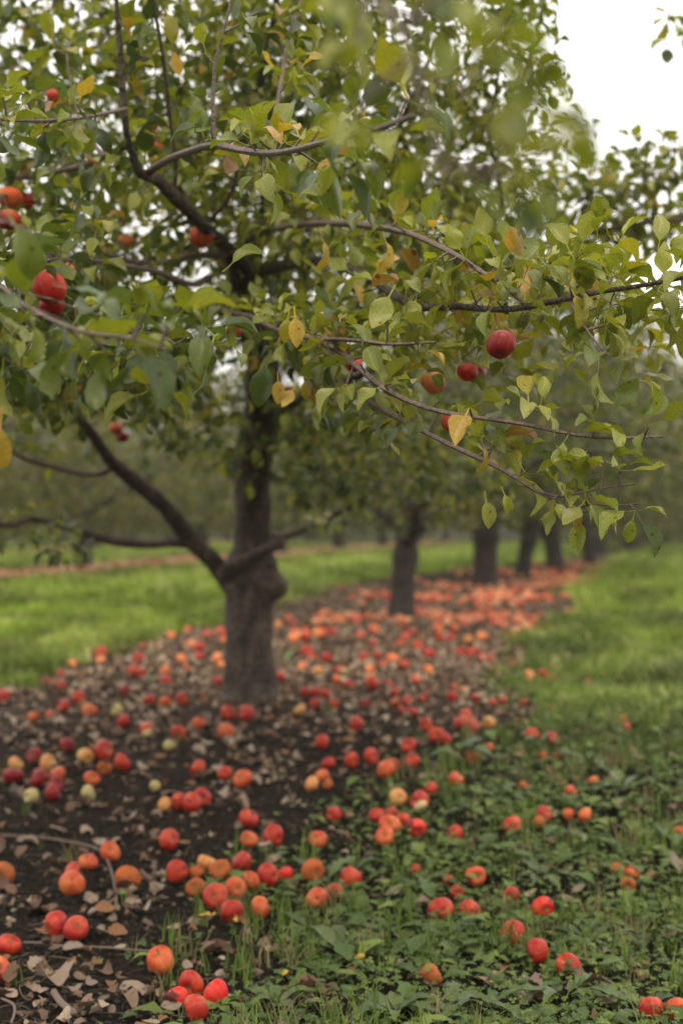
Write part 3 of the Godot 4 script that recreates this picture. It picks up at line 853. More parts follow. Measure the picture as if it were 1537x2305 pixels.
# ---------- windfalls ----------
# px, py (middle), size in px, colour, what the photograph shows of it ("" for those told by where they lie)
var windfalls := [
	[8, 1570, 36, "r", "red apple cut by the frame beside the tall grass left of the trunk"],
	[138, 1545, 27, "r", ""], [178, 1573, 35, "r", ""], [145, 1591, 32, "r", ""], [202, 1601, 34, "o", ""], [114, 1612, 26, "o", ""], [76, 1614, 26, "o", ""],
	[283, 1557, 28, "d", ""], [337, 1577, 30, "r", ""], [373, 1582, 34, "o", ""], [410, 1575, 32, "r", ""], [265, 1600, 30, "g", "pale green apple resting just above a red one in front of the trunk"], [278, 1624, 32, "r", ""],
	[328, 1645, 36, "w", "red apple with a round cream bite facing the lens"], [401, 1652, 36, "r", ""], [381, 1677, 27, "g", "small pale green apple below the bitten one"], [447, 1630, 30, "o", ""], [508, 1648, 40, "o", "large round orange-red apple alone at the foot of the nearest trunk"],
	[513, 1605, 36, "r", "red apple of the touching pair under the trunk, its paler mate to the left"], [556, 1609, 38, "r", "dark red apple of the touching pair under the trunk, the one to the right"],
	[152, 1678, 38, "d", "maroon apple alone above the loose pile at the left edge"], [80, 1703, 38, "d", "maroon apple topping the loose pile at the left edge"], [232, 1694, 46, "r", "large red apple with dimple up, right of the loose pile"], [192, 1703, 36, "y", "yellow apple touching the large dimpled red one"],
	[275, 1718, 42, "r", "bright red apple at the right end of the loose pile"], [237, 1730, 36, "b", "bruised brown apple between two red ones right of the loose pile"], [36, 1722, 36, "y", "yellow apple at the upper left of the loose pile"], [107, 1721, 40, "y", "yellow apple with red cheek in the middle of the loose pile"],
	[31, 1747, 46, "d", "big maroon apple at the left of the loose pile"], [89, 1755, 44, "d", "big maroon apple in the middle of the loose pile"], [131, 1744, 38, "o", "orange apple at the right of the loose pile"], [127, 1767, 36, "d", "dull maroon apple under the orange one of the loose pile"],
	[118, 1787, 40, "d", "maroon apple at the bottom of the loose pile"], [72, 1795, 38, "g", "pale green apple at the bottom of the loose pile"], [207, 1755, 36, "o", "orange apple with red underside right of the loose pile"], [199, 1788, 38, "g", "pale green apple standing alone below the orange one"],
	[447, 1731, 40, "r", ""], [506, 1743, 36, "r", "red apple just left of a larger dimpled orange-red one"], [546, 1755, 44, "o", "larger orange-red apple showing its dimple, on dark soil"], [349, 1771, 27, "g", "small pale green apple alone on dark soil"],
	[376, 1812, 32, "y", "small golden apple at the left end of a cluster of four"], [398, 1807, 36, "r", "red apple second in the cluster of four"], [431, 1811, 44, "r", "large red apple third in the cluster of four"], [455, 1797, 42, "r", "red apple at the upper right end of the cluster of four"],
	[560, 1845, 44, "r", "red apple with dark dimple above a smaller orange one"], [562, 1892, 38, "o", "orange apple touching the shadow of a big red one"], [616, 1885, 48, "r", "big glossy red apple beside a smaller orange one"], [716, 1892, 40, "o", "orange-red apple with pale flank alone mid-strip"], [753, 1835, 36, "r", ""],
	[380, 1893, 48, "r", "glossy red apple with an orange leaf under it"], [249, 1920, 44, "o", "orange apple with dark dimple next to a bent stalk"], [200, 1943, 42, "o", "orange apple above a stacked pair"], [164, 1967, 44, "r", "red apple behind a larger orange one"], [163, 1992, 56, "o", "large orange apple in front of a red one"],
	[290, 1980, 54, "b", "orange apple pitted with dark rotten holes"], [12, 1968, 50, "b", "torn rotten orange apple at the left edge"], [400, 1967, 50, "r", "round red apple left of the biggest cluster"], [465, 1945, 46, "y", "yellow-orange apple at the top of the biggest cluster"], [495, 1961, 48, "b", "brownish soft apple in the biggest cluster"], [443, 1967, 36, "b", "half-hidden brown apple in the biggest cluster"],
	[545, 1941, 48, "r", "red apple at the top right of the biggest cluster"], [566, 1988, 44, "o", "orange-red apple with brown dimple in the biggest cluster"], [602, 1976, 54, "r", "big red apple at the right of the biggest cluster"], [642, 1970, 38, "x", "pale orange apple with a black hole beside a big red one"],
	[530, 2002, 50, "o", "orange apple under a dry leaf in the biggest cluster"], [487, 2020, 58, "r", "largest red apple of the biggest cluster"], [521, 2053, 54, "r", "speckled red apple at the bottom of the biggest cluster"], [587, 2047, 50, "o", "orange-red apple with upright stalk, right of the speckled one"], [442, 2002, 44, "b", "collapsed dark brown apple left of the largest red one"],
	[702, 1967, 54, "b", "reddish brown bruised apple behind a dandelion leaf"], [714, 2027, 50, "o", "orange-red apple turning its dark eye to the lens, by dandelion leaves"], [753, 2010, 38, "r", "small red apple behind the one with the dark eye"],
	[128, 2084, 54, "r", "left apple of a touching red pair on black soil"], [171, 2093, 56, "r", "right apple of a touching red pair on black soil, dimple sideways"], [20, 2130, 54, "r", "deep red apple with hollow dimple at the left edge"], [-2, 2185, 54, "o", "apple mostly cut off by the left edge of the frame"],
	[363, 2166, 60, "o", "single orange-red apple with speckles at the end of a long twig"], [431, 2218, 60, "r", "dark red apple at the top of the bottom cluster"], [487, 2240, 58, "x", "bright red apple with a black bruise in the bottom cluster"], [400, 2247, 48, "x", "rotting red apple at the left of the bottom cluster"], [442, 2275, 66, "r", "large wrinkled red apple at the bottom of the frame"],
	[725, 1673, 34, "r", ""], [740, 1720, 32, "r", ""], [702, 1766, 36, "y", ""], [725, 1748, 32, "o", ""], [738, 1767, 27, "b", ""], [675, 1600, 30, "y", ""],
	[803, 1632, 36, "r", ""], [820, 1587, 28, "d", ""], [790, 1714, 38, "r", ""], [834, 1705, 40, "r", ""], [881, 1724, 34, "r", ""], [867, 1736, 44, "o", ""], [928, 1715, 36, "r", ""], [920, 1680, 36, "r", ""],
	[957, 1633, 32, "r", ""], [982, 1657, 38, "r", ""], [1002, 1665, 30, "r", ""], [1038, 1628, 40, "r", ""], [1060, 1636, 36, "r", ""], [1048, 1612, 32, "o", ""], [1100, 1630, 32, "y", ""],
	[1097, 1684, 27, "o", ""], [1063, 1709, 32, "r", ""], [1042, 1692, 26, "o", ""], [1025, 1757, 36, "o", ""], [967, 1776, 34, "r", ""], [896, 1800, 40, "y", "yellow-orange apple turning its eye to the lens at the edge of the weeds"], [945, 1806, 46, "w", "red apple with a cream patch at the edge of the weeds"],
	[847, 1837, 34, "r", ""], [879, 1832, 32, "r", ""], [877, 1860, 48, "o", ""], [908, 1851, 36, "r", ""], [935, 1867, 44, "x", "yellow-orange apple with a dark hole in a group of six"], [866, 1885, 44, "o", ""], [1025, 1880, 38, "r", "red apple sunk in weeds right of the group of six"],
	[1197, 1657, 34, "r", ""], [1242, 1667, 32, "r", ""], [1253, 1701, 28, "r", ""], [1220, 1705, 24, "b", ""], [1177, 1770, 26, "b", ""], [1283, 1783, 30, "o", ""], [1335, 1760, 26, "o", ""],
	[1152, 1859, 40, "r", "single red apple in the middle of the weeds"], [1222, 1835, 36, "r", "red apple lying on a rotten orange one in the weeds"], [1213, 1852, 30, "b", "rotten orange apple under a red one in the weeds"], [1278, 1835, 26, "o", "small orange apple left of another in the weeds"], [1315, 1838, 34, "o", "orange-red apple right of a smaller one in the weeds"], [1529, 1880, 34, "b", "bruised orange apple at the right edge in the weeds"],
	[789, 1977, 48, "r", "red apple half covered by dandelion leaves, yellow top"], [1069, 1977, 46, "o", "orange-red apple behind a pale weed leaf"], [1028, 2012, 28, "r", "red apple showing only its side behind a leaf"], [1010, 1992, 20, "r", "small red spot of an apple buried in weeds"], [1151, 2016, 36, "r", "small red apple in clover left of one with a hole"],
	[1220, 2047, 50, "x", "red apple with a dark hole beside a pale dry leaf"], [992, 2054, 56, "r", "red apple with its dark eye to the lens in clover"], [1057, 2055, 48, "r", "red apple with notched top right of the one with the dark eye"], [1420, 1965, 36, "o", "orange-red apple above a torn one in the clover"], [1412, 1993, 36, "b", "torn orange apple below an orange-red one in the clover"], [1385, 1962, 24, "b", "shrivelled scrap of apple left of an orange-red one"],
	[1157, 2103, 56, "r", "deep red apple in clover, topmost of a row of three"], [1210, 2147, 60, "r", "tall red apple with a wormhole, middle of a row of three"], [1279, 2175, 54, "r", "striped red apple in clover, lowest of a row of three"], [1464, 2273, 58, "r", "striped red apple in the bottom right corner, behind a leaf"], [1522, 2277, 54, "o", "orange-red apple at the very corner of the bottom right"], [970, 2198, 50, "b", "brown-orange apple sunk in grass behind a weed leaf"], [935, 1964, 24, "r", "red sliver of an apple deep in weeds"],
	[1404, 1622, 20, "o", ""], [1410, 1640, 24, "r", ""], [1179, 1587, 24, "r", ""], [1379, 1467, 20, "o", ""], [1413, 1493, 24, "o", ""], [1390, 1526, 18, "r", ""], [1399, 1534, 16, "o", ""], [1323, 1539, 14, "o", ""], [1358, 1567, 16, "y", ""], [1478, 1562, 16, "o", ""], [1508, 1472, 18, "o", ""], [1521, 1506, 14, "o", ""], [1293, 1398, 16, "o", ""], [1498, 1526, 18, "y", ""],
	[150, 1454, 20, "o", ""], [227, 1470, 34, "r", ""], [228, 1489, 24, "p", ""], [163, 1496, 26, "p", ""], [135, 1518, 24, "r", ""], [107, 1534, 22, "d", ""], [385, 1431, 24, "p", ""], [322, 1456, 18, "o", ""], [312, 1484, 29, "r", ""], [300, 1513, 29, "r", ""], [320, 1518, 27, "r", ""], [372, 1510, 24, "p", ""], [374, 1535, 30, "r", ""],
	[423, 1418, 20, "p", ""], [503, 1441, 20, "p", ""], [447, 1458, 30, "r", ""], [428, 1452, 24, "p", ""], [409, 1485, 26, "p", ""], [449, 1479, 24, "r", ""], [488, 1484, 30, "p", ""], [500, 1500, 24, "p", ""], [422, 1507, 20, "o", ""], [490, 1537, 28, "r", ""], [461, 1571, 18, "b", ""],
	[628, 1526, 32, "r", "red apple touching the right side of the nearest trunk"], [660, 1438, 26, "p", ""], [684, 1437, 28, "r", ""], [714, 1427, 26, "p", ""], [746, 1424, 27, "r", ""], [689, 1468, 32, "r", ""], [700, 1479, 26, "r", ""], [736, 1484, 29, "r", ""], [681, 1502, 26, "p", ""], [716, 1513, 30, "y", ""], [762, 1510, 24, "r", ""], [775, 1514, 22, "g", ""], [757, 1531, 24, "p", ""], [783, 1545, 30, "r", ""], [686, 1560, 28, "r", ""], [710, 1562, 30, "r", ""], [733, 1565, 30, "r", ""], [708, 1587, 28, "r", ""], [750, 1587, 28, "r", ""], [761, 1396, 25, "o", ""],
	[839, 1450, 25, "r", ""], [818, 1481, 29, "r", ""], [847, 1478, 27, "r", ""], [883, 1485, 31, "p", ""], [860, 1497, 24, "r", ""], [909, 1497, 26, "r", ""], [832, 1510, 26, "p", ""], [831, 1528, 26, "y", ""], [836, 1540, 36, "r", ""], [875, 1541, 24, "r", ""], [888, 1560, 27, "r", ""], [914, 1580, 28, "r", ""], [887, 1583, 20, "o", ""], [904, 1599, 22, "r", ""], [927, 1605, 26, "r", ""], [935, 1532, 28, "o", ""], [956, 1565, 24, "r", ""], [950, 1575, 20, "o", ""],
	[1024, 1548, 26, "r", ""], [1017, 1570, 30, "r", ""], [1043, 1556, 22, "y", ""], [1066, 1573, 26, "r", ""], [1108, 1584, 24, "r", ""], [1132, 1579, 24, "r", ""], [912, 1436, 26, "r", ""], [941, 1455, 34, "r", ""], [900, 1453, 24, "o", ""], [964, 1474, 29, "r", ""], [963, 1510, 27, "p", ""], [990, 1437, 24, "r", ""], [1013, 1436, 24, "r", ""], [1053, 1442, 26, "y", ""], [1084, 1435, 31, "p", ""],
	[1032, 1471, 26, "r", ""], [1053, 1470, 26, "r", ""], [1070, 1466, 22, "r", ""], [1083, 1481, 24, "r", ""], [1101, 1484, 24, "r", ""], [1114, 1506, 22, "r", ""], [985, 1414, 28, "o", ""], [904, 1407, 24, "r", ""], [844, 1419, 26, "p", ""], [1144, 1433, 20, "r", ""], [1167, 1439, 20, "y", ""], [1157, 1496, 24, "r", ""], [1180, 1489, 20, "r", ""], [1190, 1520, 25, "p", ""],
	[1193, 1422, 26, "r", ""], [1220, 1415, 26, "r", ""], [1200, 1408, 22, "r", ""], [1212, 1387, 24, "r", ""], [1228, 1453, 20, "r", ""], [1246, 1457, 22, "r", ""], [1220, 1518, 24, "r", ""], [1236, 1526, 20, "o", ""], [1189, 1535, 22, "p", ""], [1244, 1505, 22, "p", ""],
]
# rectangles of the photograph's ground, each with words for the place
const PLACES := [
	[-50, 1440, 290, 1548, "at the grass edge left of the nearest trunk"], [290, 1400, 510, 1560, "behind and left of the nearest trunk"], [-50, 1548, 300, 1640, "on open litter left of the nearest trunk"], [300, 1560, 520, 1700, "just in front of the nearest trunk, left side"],
	[300, 1700, 620, 1900, "on dark soil well in front of the nearest trunk"], [600, 1380, 790, 1490, "between the first and second trunks, far half"], [600, 1490, 790, 1610, "right of the nearest trunk's foot"], [640, 1610, 780, 1860, "on leaf litter in the middle of the strip"],
	[780, 1380, 960, 1470, "at the foot of the second trunk"], [780, 1470, 960, 1530, "in front of the second trunk, far half"], [780, 1530, 940, 1610, "in front of the second trunk, near half"], [940, 1380, 1130, 1460, "right of the second trunk, far half"], [940, 1460, 1130, 1530, "right of the second trunk, middle"],
	[940, 1530, 1150, 1610, "right of the second trunk, near half"], [780, 1610, 945, 1760, "left of the upright broad weed"], [945, 1610, 1150, 1800, "around the upright broad weed"], [780, 1760, 950, 1900, "in the group of six beside the weeds"], [1130, 1380, 1275, 1470, "at the right rim of the strip, farthest part"],
	[1130, 1470, 1275, 1600, "at the right rim of the strip, grass behind"], [1150, 1600, 1345, 1800, "in the grass and weeds right of the strip"], [1275, 1380, 1560, 1650, "in the bright grass lane at the right"],
]
const ORDER := ["nearest", "second nearest", "third nearest", "fourth nearest", "fifth nearest", "sixth nearest", "seventh nearest", "eighth nearest", "ninth nearest", "tenth nearest", "eleventh nearest", "twelfth nearest"]
const NTH := ["first", "second", "third", "fourth", "fifth", "sixth", "seventh", "eighth", "ninth", "tenth", "eleventh", "twelfth", "thirteenth", "fourteenth", "fifteenth"]
const COLOUR := {"m": "dark red", "r": "red", "o": "orange-red", "y": "yellow-orange", "g": "pale green", "d": "maroon", "b": "bruised brown", "w": "bitten red", "x": "rotten-spotted red", "p": "pale orange"}

var protos := {}
func apple_proto(kind: String, k: int, detailed: bool) -> Node3D:
	var key := "%s%d%s" % [kind, k, detailed]
	if not protos.has(key):
		var o := MeshInstance3D.new()
		o.mesh = M.apple_shapes[k % M.apple_shapes.size()]
		o.material_override = M.apples[kind][k % 2]
		if detailed:
			var b := Buf.new()
			tube(b, PackedVector3Array([Vector3(0, 0.45, 0), Vector3(0.03, 0.72, 0.02), Vector3(0.12, 1.0 + 0.08 * k, 0.05)]), PackedFloat32Array([0.035, 0.03, 0.045]), 6)
			o.add_child(named(b.mesh(M.stalk), "stalk"))
			b = Buf.new()
			for j in 5:
				var a := TAU * j / 5
				var q := Vector3(cos(a), 0, sin(a))
				tube(b, PackedVector3Array([Vector3(0, -0.63, 0), q * 0.07 + Vector3(0, -0.70, 0), q * 0.15 + Vector3(0, -0.73, 0)]), PackedFloat32Array([0.03, 0.04, 0.012]), 5)
			o.add_child(named(b.mesh(M.stalk), "calyx"))
		protos[key] = o
	return protos[key]

func windfall(p: Vector3, r: float, kind: String, label: String, group: String, detailed: bool, eye := false) -> Node3D:
	var o: Node3D = apple_proto(kind, rng.randi() % 6, detailed).duplicate()
	o.name = numbered("apple")
	add_child(o, true)
	var axis := Vector3(R(-1, 1), R(-0.3, 1.0), R(-0.8, 1.3)).normalized()
	if eye: axis = Vector3(R(-0.3, 0.3), -0.25, -1).normalized()
	var side := axis.cross(Vector3(0.3, 0.2, 0.9)).normalized()
	var bas := Basis(side, axis, side.cross(axis)).rotated(axis, R(0, TAU)).scaled(Vector3.ONE * r)
	var low := 1e9
	var v: PackedVector3Array = M.apple_points
	for q in v: low = minf(low, (bas * q).y)
	o.transform = Transform3D(bas, Vector3(p.x, p.y - low - 0.10 * r, p.z))
	tag(o, label, "apple", group)
	return o

func lay_windfalls() -> void:
	var spots := []
	for w in windfalls:
		var soft := 4.0 if w[1] < 1600 else (2.5 if w[1] < 1800 else 1.0)
		var size: float = maxf(w[2] - soft, 8)
		var p := hit(w[0], w[1] + size * 0.40)
		var r := clampf(size * -p.z / FOCAL * 0.53, 0.023, 0.048)
		spots.append({"p": p, "r": r, "w": w})
	for pass_ in 30:
		for i in spots.size():
			for j in range(i + 1, spots.size()):
				var a: Vector3 = spots[i].p
				var b: Vector3 = spots[j].p
				var gap := Vector2(b.x - a.x, b.z - a.z)
				var need: float = (spots[i].r + spots[j].r) * 0.96
				if gap.length() < need:
					if gap.length() < 1e-4: gap = Vector2(1e-3, 0)
					var push := gap.normalized() * (need - gap.length()) * 0.5
					spots[i].p = Vector3(a.x - push.x, 0, a.z - push.y)
					spots[j].p = Vector3(b.x + push.x, 0, b.z + push.y)
	var seen := {}
	spots.sort_custom(func(a, b): return -a.p.z < -b.p.z)
	for s in spots:
		s.p.y = ground(s.p.x, -s.p.z)
		var w = s.w
		var label: String = w[4]
		if label == "":
			var place := "on the ground under the trees"
			for q in PLACES:
				if w[0] >= q[0] and w[0] < q[2] and w[1] >= q[1] and w[1] < q[3]:
					place = q[4]
					break
			var what: String = COLOUR[w[3]] + " apple " + place
			var k: int = seen.get(what, 0)
			seen[what] = k + 1
			label = ORDER[k] + " " + what
		windfall(s.p, s.r, w[3], label, "windfall apples on the ground", w[1] > 1560, "eye" in label)
	# the far carpet
	var far := ["p", "r", "r", "o", "p"]
	var count := 0
	while count < 42:
		var d := R(11.5, 19.5)
		var x := lerpf(edge_at(left_edge, d) + 0.2, edge_at(right_edge, d) - 0.2, rng.randf())
		if bare(x, d) < 0.6 or noise.get_noise_2d(x * 60.0, d * 60.0) < 0.0: continue
		count += 1
		var kind: String = far[count % 5]
		windfall(Vector3(x, ground(x, d), -d), R(0.033, 0.041), kind, "out of focus apple in the dense carpet round the second to fourth trunks", "apples of the blurred carpet", false)
	var where: Array[Transform3D] = []
	var tint := PackedColorArray()
	var shades := [Color(0.58, 0.10, 0.04), Color(0.62, 0.15, 0.05), Color(0.66, 0.26, 0.10), Color(0.50, 0.07, 0.04), Color(0.70, 0.33, 0.16)]
	for k in 6600:
		var d := R(11.5, 30.0) if k < 1600 else 18.0 + 42.0 * pow(rng.randf(), 1.6)
		var x := 0.0
		var pale := false
		if k < 1600:
			x = (-2.47 + 0.248 * d) / 0.969 + rng.randfn() * 0.75
			if x < edge_at(left_edge, d) or x > edge_at(right_edge, d) + 0.1 or noise.get_noise_2d(x * 50.0, d * 50.0) < R(-0.1, 0.3): continue
		else:
			x = ([-11.0, -11.0, -19.5][k % 3] + 0.248 * d) / 0.969 + rng.randfn() * 0.5
			pale = true
			if noise.get_noise_2d(x * 45.0, d * 45.0 + 33.0) < R(-0.25, 0.05): continue
		var r := R(0.034, 0.046)
		where.append(Transform3D(Basis(Vector3(R(-1, 1), R(-0.3, 1), R(-1, 1)).normalized(), R(0, 6)).scaled(Vector3.ONE * r), Vector3(x, ground(x, d) + r * (1.1 if pale else 0.75), -d)))
		tint.append(shades[rng.randi() % 5] if not pale else [Color(0.66, 0.36, 0.22), Color(0.62, 0.28, 0.16), Color(0.55, 0.14, 0.08), Color(0.68, 0.42, 0.28)][rng.randi() % 4])
	var m := mat(Color.WHITE, 0.5)
	m.vertex_color_use_as_albedo = true
	var me: ArrayMesh = M.apple_shapes[0].duplicate()
	me.surface_set_material(0, m)
	var o := scatter("scattered_apples", me, where, tint)
	tag(o, "distant red and pale orange windfalls dotting the strips under the far trees", "apples", "", "stuff")

func scatter(called: String, me: Mesh, where: Array[Transform3D], tint: PackedColorArray, parent: Node = self) -> MultiMeshInstance3D:
	var mm := MultiMesh.new()
	mm.transform_format = MultiMesh.TRANSFORM_3D
	mm.use_colors = true
	mm.mesh = me
	mm.instance_count = where.size()
	for i in where.size():
		mm.set_instance_transform(i, where[i])
		mm.set_instance_color(i, tint[i])
	var o := MultiMeshInstance3D.new()
	o.multimesh = mm
	o.name = numbered(called) if parent == self else called
	parent.add_child(o, true)
	o.set_meta("kind", "stuff")
	return o

func hanging_apples() -> void:
	for a in [
		[1127, 777, 2.95, 70, "m", "dark red apple hanging alone from a bare twig under the long right branch", [1112, 703, 3.26]],
		[1052, 838, 3.7, 44, "r", "red apple half hidden below and left of the lone hanging one", [1040, 800, 3.7]],
		[1072, 842, 3.9, 36, "d", "darker red apple just behind another, under the long right branch", [1080, 800, 3.9]],
		[455, 532, 5.0, 80, "o", "orange-red apple hanging behind the thick forked limb", [440, 480, 4.9]],
		[22, 446, 4.4, 58, "p", "pinkish apple topping the cluster at the left edge of the crown", [40, 400, 4.45]],
		[58, 452, 4.5, 44, "r", "red apple right of the pinkish one in the left edge cluster", [70, 398, 4.45]],
		[20, 496, 4.2, 56, "r", "red apple low in the left edge cluster", [10, 440, 4.3]],
		[36, 508, 4.5, 44, "p", "pale orange apple peeping under the left edge cluster", [40, 450, 4.5]],
		[113, 648, 3.5, 76, "r", "big red apple behind blurred leaves at the left", [105, 590, 3.6]],
		[146, 610, 4.0, 46, "p", "pink-red apple above the big one behind blurred leaves", [140, 580, 4.0]],
		[118, 690, 3.7, 60, "d", "dark red apple under the big one behind blurred leaves", [100, 640, 3.7]],
		[262, 965, 7.0, 32, "o", "small orange apple over the low limb at the left", [245, 925, 6.9]],
		[276, 984, 7.0, 30, "d", "dark red apple beside the small orange one over the low limb", [262, 940, 7.0]],
		[648, 886, 6.0, 34, "r", "blurred red apple beside yellow leaves right of the trunk", [640, 840, 6.0]],
		[1016, 950, 3.6, 50, "o", "orange-red apple behind the leaves of the low right branch", [1000, 915, 3.5]],
		[975, 862, 3.9, 56, "p", "pale orange apple behind yellow leaves in the right half of the crown", [960, 815, 3.9]],
		[797, 822, 4.6, 32, "r", "small red apple deep among the central branches", [790, 790, 4.6]],
		[285, 542, 5.2, 34, "p", "small pink apple deep in the left half of the crown", [290, 510, 5.2]],
		[347, 336, 5.0, 40, "p", "pink apple showing above the forked limb", [350, 300, 5.0]],
		[126, 218, 4.6, 42, "r", "red apple high in the left part of the crown", [120, 180, 4.6]],
		[525, 750, 5.0, 26, "r", "small red apple just under the crown's dark centre", [525, 710, 5.0]],
	]:
		var p := W(a[0], a[1], a[2])
		var r := clampf(a[3] * a[2] / FOCAL * 0.5, 0.028, 0.046)
		var top: Vector3 = W(a[6][0], a[6][1], a[6][2])
		var o: Node3D = apple_proto(a[4], rng.randi() % 6, true).duplicate()
		o.name = numbered("apple")
		add_child(o, true)
		var axis := (top - p).normalized().lerp(Vector3.UP, 0.5).normalized()
		var side := axis.cross(Vector3(0.3, 0.1, 0.9)).normalized()
		o.transform = Transform3D(Basis(side, axis, side.cross(axis)).rotated(axis, R(0, TAU)).scaled(Vector3.ONE * r), p)
		tag(o, a[5], "apple", "apples still on the nearest tree")
		var st := MeshInstance3D.new()
		var b := Buf.new()
		var inv := o.transform.affine_inverse()
		tube(b, PackedVector3Array([Vector3(0, 0.45, 0), Vector3(0, 0.95, 0), inv * p.lerp(top, 0.75), inv * top]), PackedFloat32Array([0.04, 0.035, 0.05, 0.06]), 6)
		st.mesh = b.mesh(M.twig)
		st.name = "stalk"
		o.get_node("stalk").free()
		o.add_child(st, true)

# ---------- ground, litter, grass ----------
func make_ground() -> MeshInstance3D:
	var ds := []
	var d := -5.0
	while d < 420.0:
		ds.append(d)
		d += 0.4 if d < 2.6 else (0.045 if d < 9.0 else (0.12 if d < 22.0 else d * 0.02 if d < 70 else d * 0.06))
	var b := Buf.new()
	var cols := 190
	for row in ds:
		var hw: float = 8.0 + maxf(row, 0.0) * 1.0
		for j in cols + 1:
			var s := 2.0 * j / cols - 1.0
			var x := hw * signf(s) * pow(absf(s), 2.0)
			var fine := noise.get_noise_2d(x * 300.0, row * 300.0) * 0.010 + noise.get_noise_2d(x * 110.0 + 50, row * 110.0) * 0.012
			b.v.append(Vector3(x, ground(x, row) + (fine if row < 12.0 else 0.0) - 0.004, -row))
			var k := bare(x, row)
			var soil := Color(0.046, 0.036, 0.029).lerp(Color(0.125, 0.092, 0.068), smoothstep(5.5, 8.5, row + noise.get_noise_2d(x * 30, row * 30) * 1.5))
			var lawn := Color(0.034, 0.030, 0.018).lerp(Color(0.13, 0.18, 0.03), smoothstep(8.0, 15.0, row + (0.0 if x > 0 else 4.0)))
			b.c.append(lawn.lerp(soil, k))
			b.uv.append(Vector2(x, row))
	for i in ds.size() - 1:
		for j in cols:
			var a := i * (cols + 1) + j
			var c := a + cols + 1
			b.idx.append_array([a, c, a + 1, a + 1, c, c + 1])
	b.smooth()
	if b.n[500].y < 0: print("ground normals point down")
	var m := mat(Color.WHITE, 0.95, noise_tex(0.02, 0.45, 1.0, 512, FastNoiseLite.TYPE_SIMPLEX_SMOOTH, 31))
	m.vertex_color_use_as_albedo = true
	m.uv1_triplanar = true
	m.uv1_world_triplanar = true
	m.uv1_scale = Vector3(1.7, 1.7, 1.7)
	m.heightmap_enabled = true
	m.heightmap_texture = noise_tex(0.05, 0.0, 1.0, 512, FastNoiseLite.TYPE_SIMPLEX_SMOOTH, 32, 6)
	m.heightmap_scale = 2.5
	m.metallic_specular = 0.12
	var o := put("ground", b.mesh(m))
	tag(o, "dark bare soil strip under the trees between lanes of green grass", "", "", "structure")
	return o

func lie(x: float, d: float, lift: float, tilt: float, size: float) -> Transform3D:
	var up := Vector3(R(-1, 1) * tilt, 1, R(-1, 1) * tilt).normalized()
	if rng.randf() < 0.35: up = -up
	var f := Vector3(R(-1, 1), 0, R(-1, 1)).normalized()
	f = (f - up * f.dot(up)).normalized()
	return Transform3D(Basis(up.cross(f) * size, up * size, f * size), Vector3(x, ground(x, d) + lift, -d))

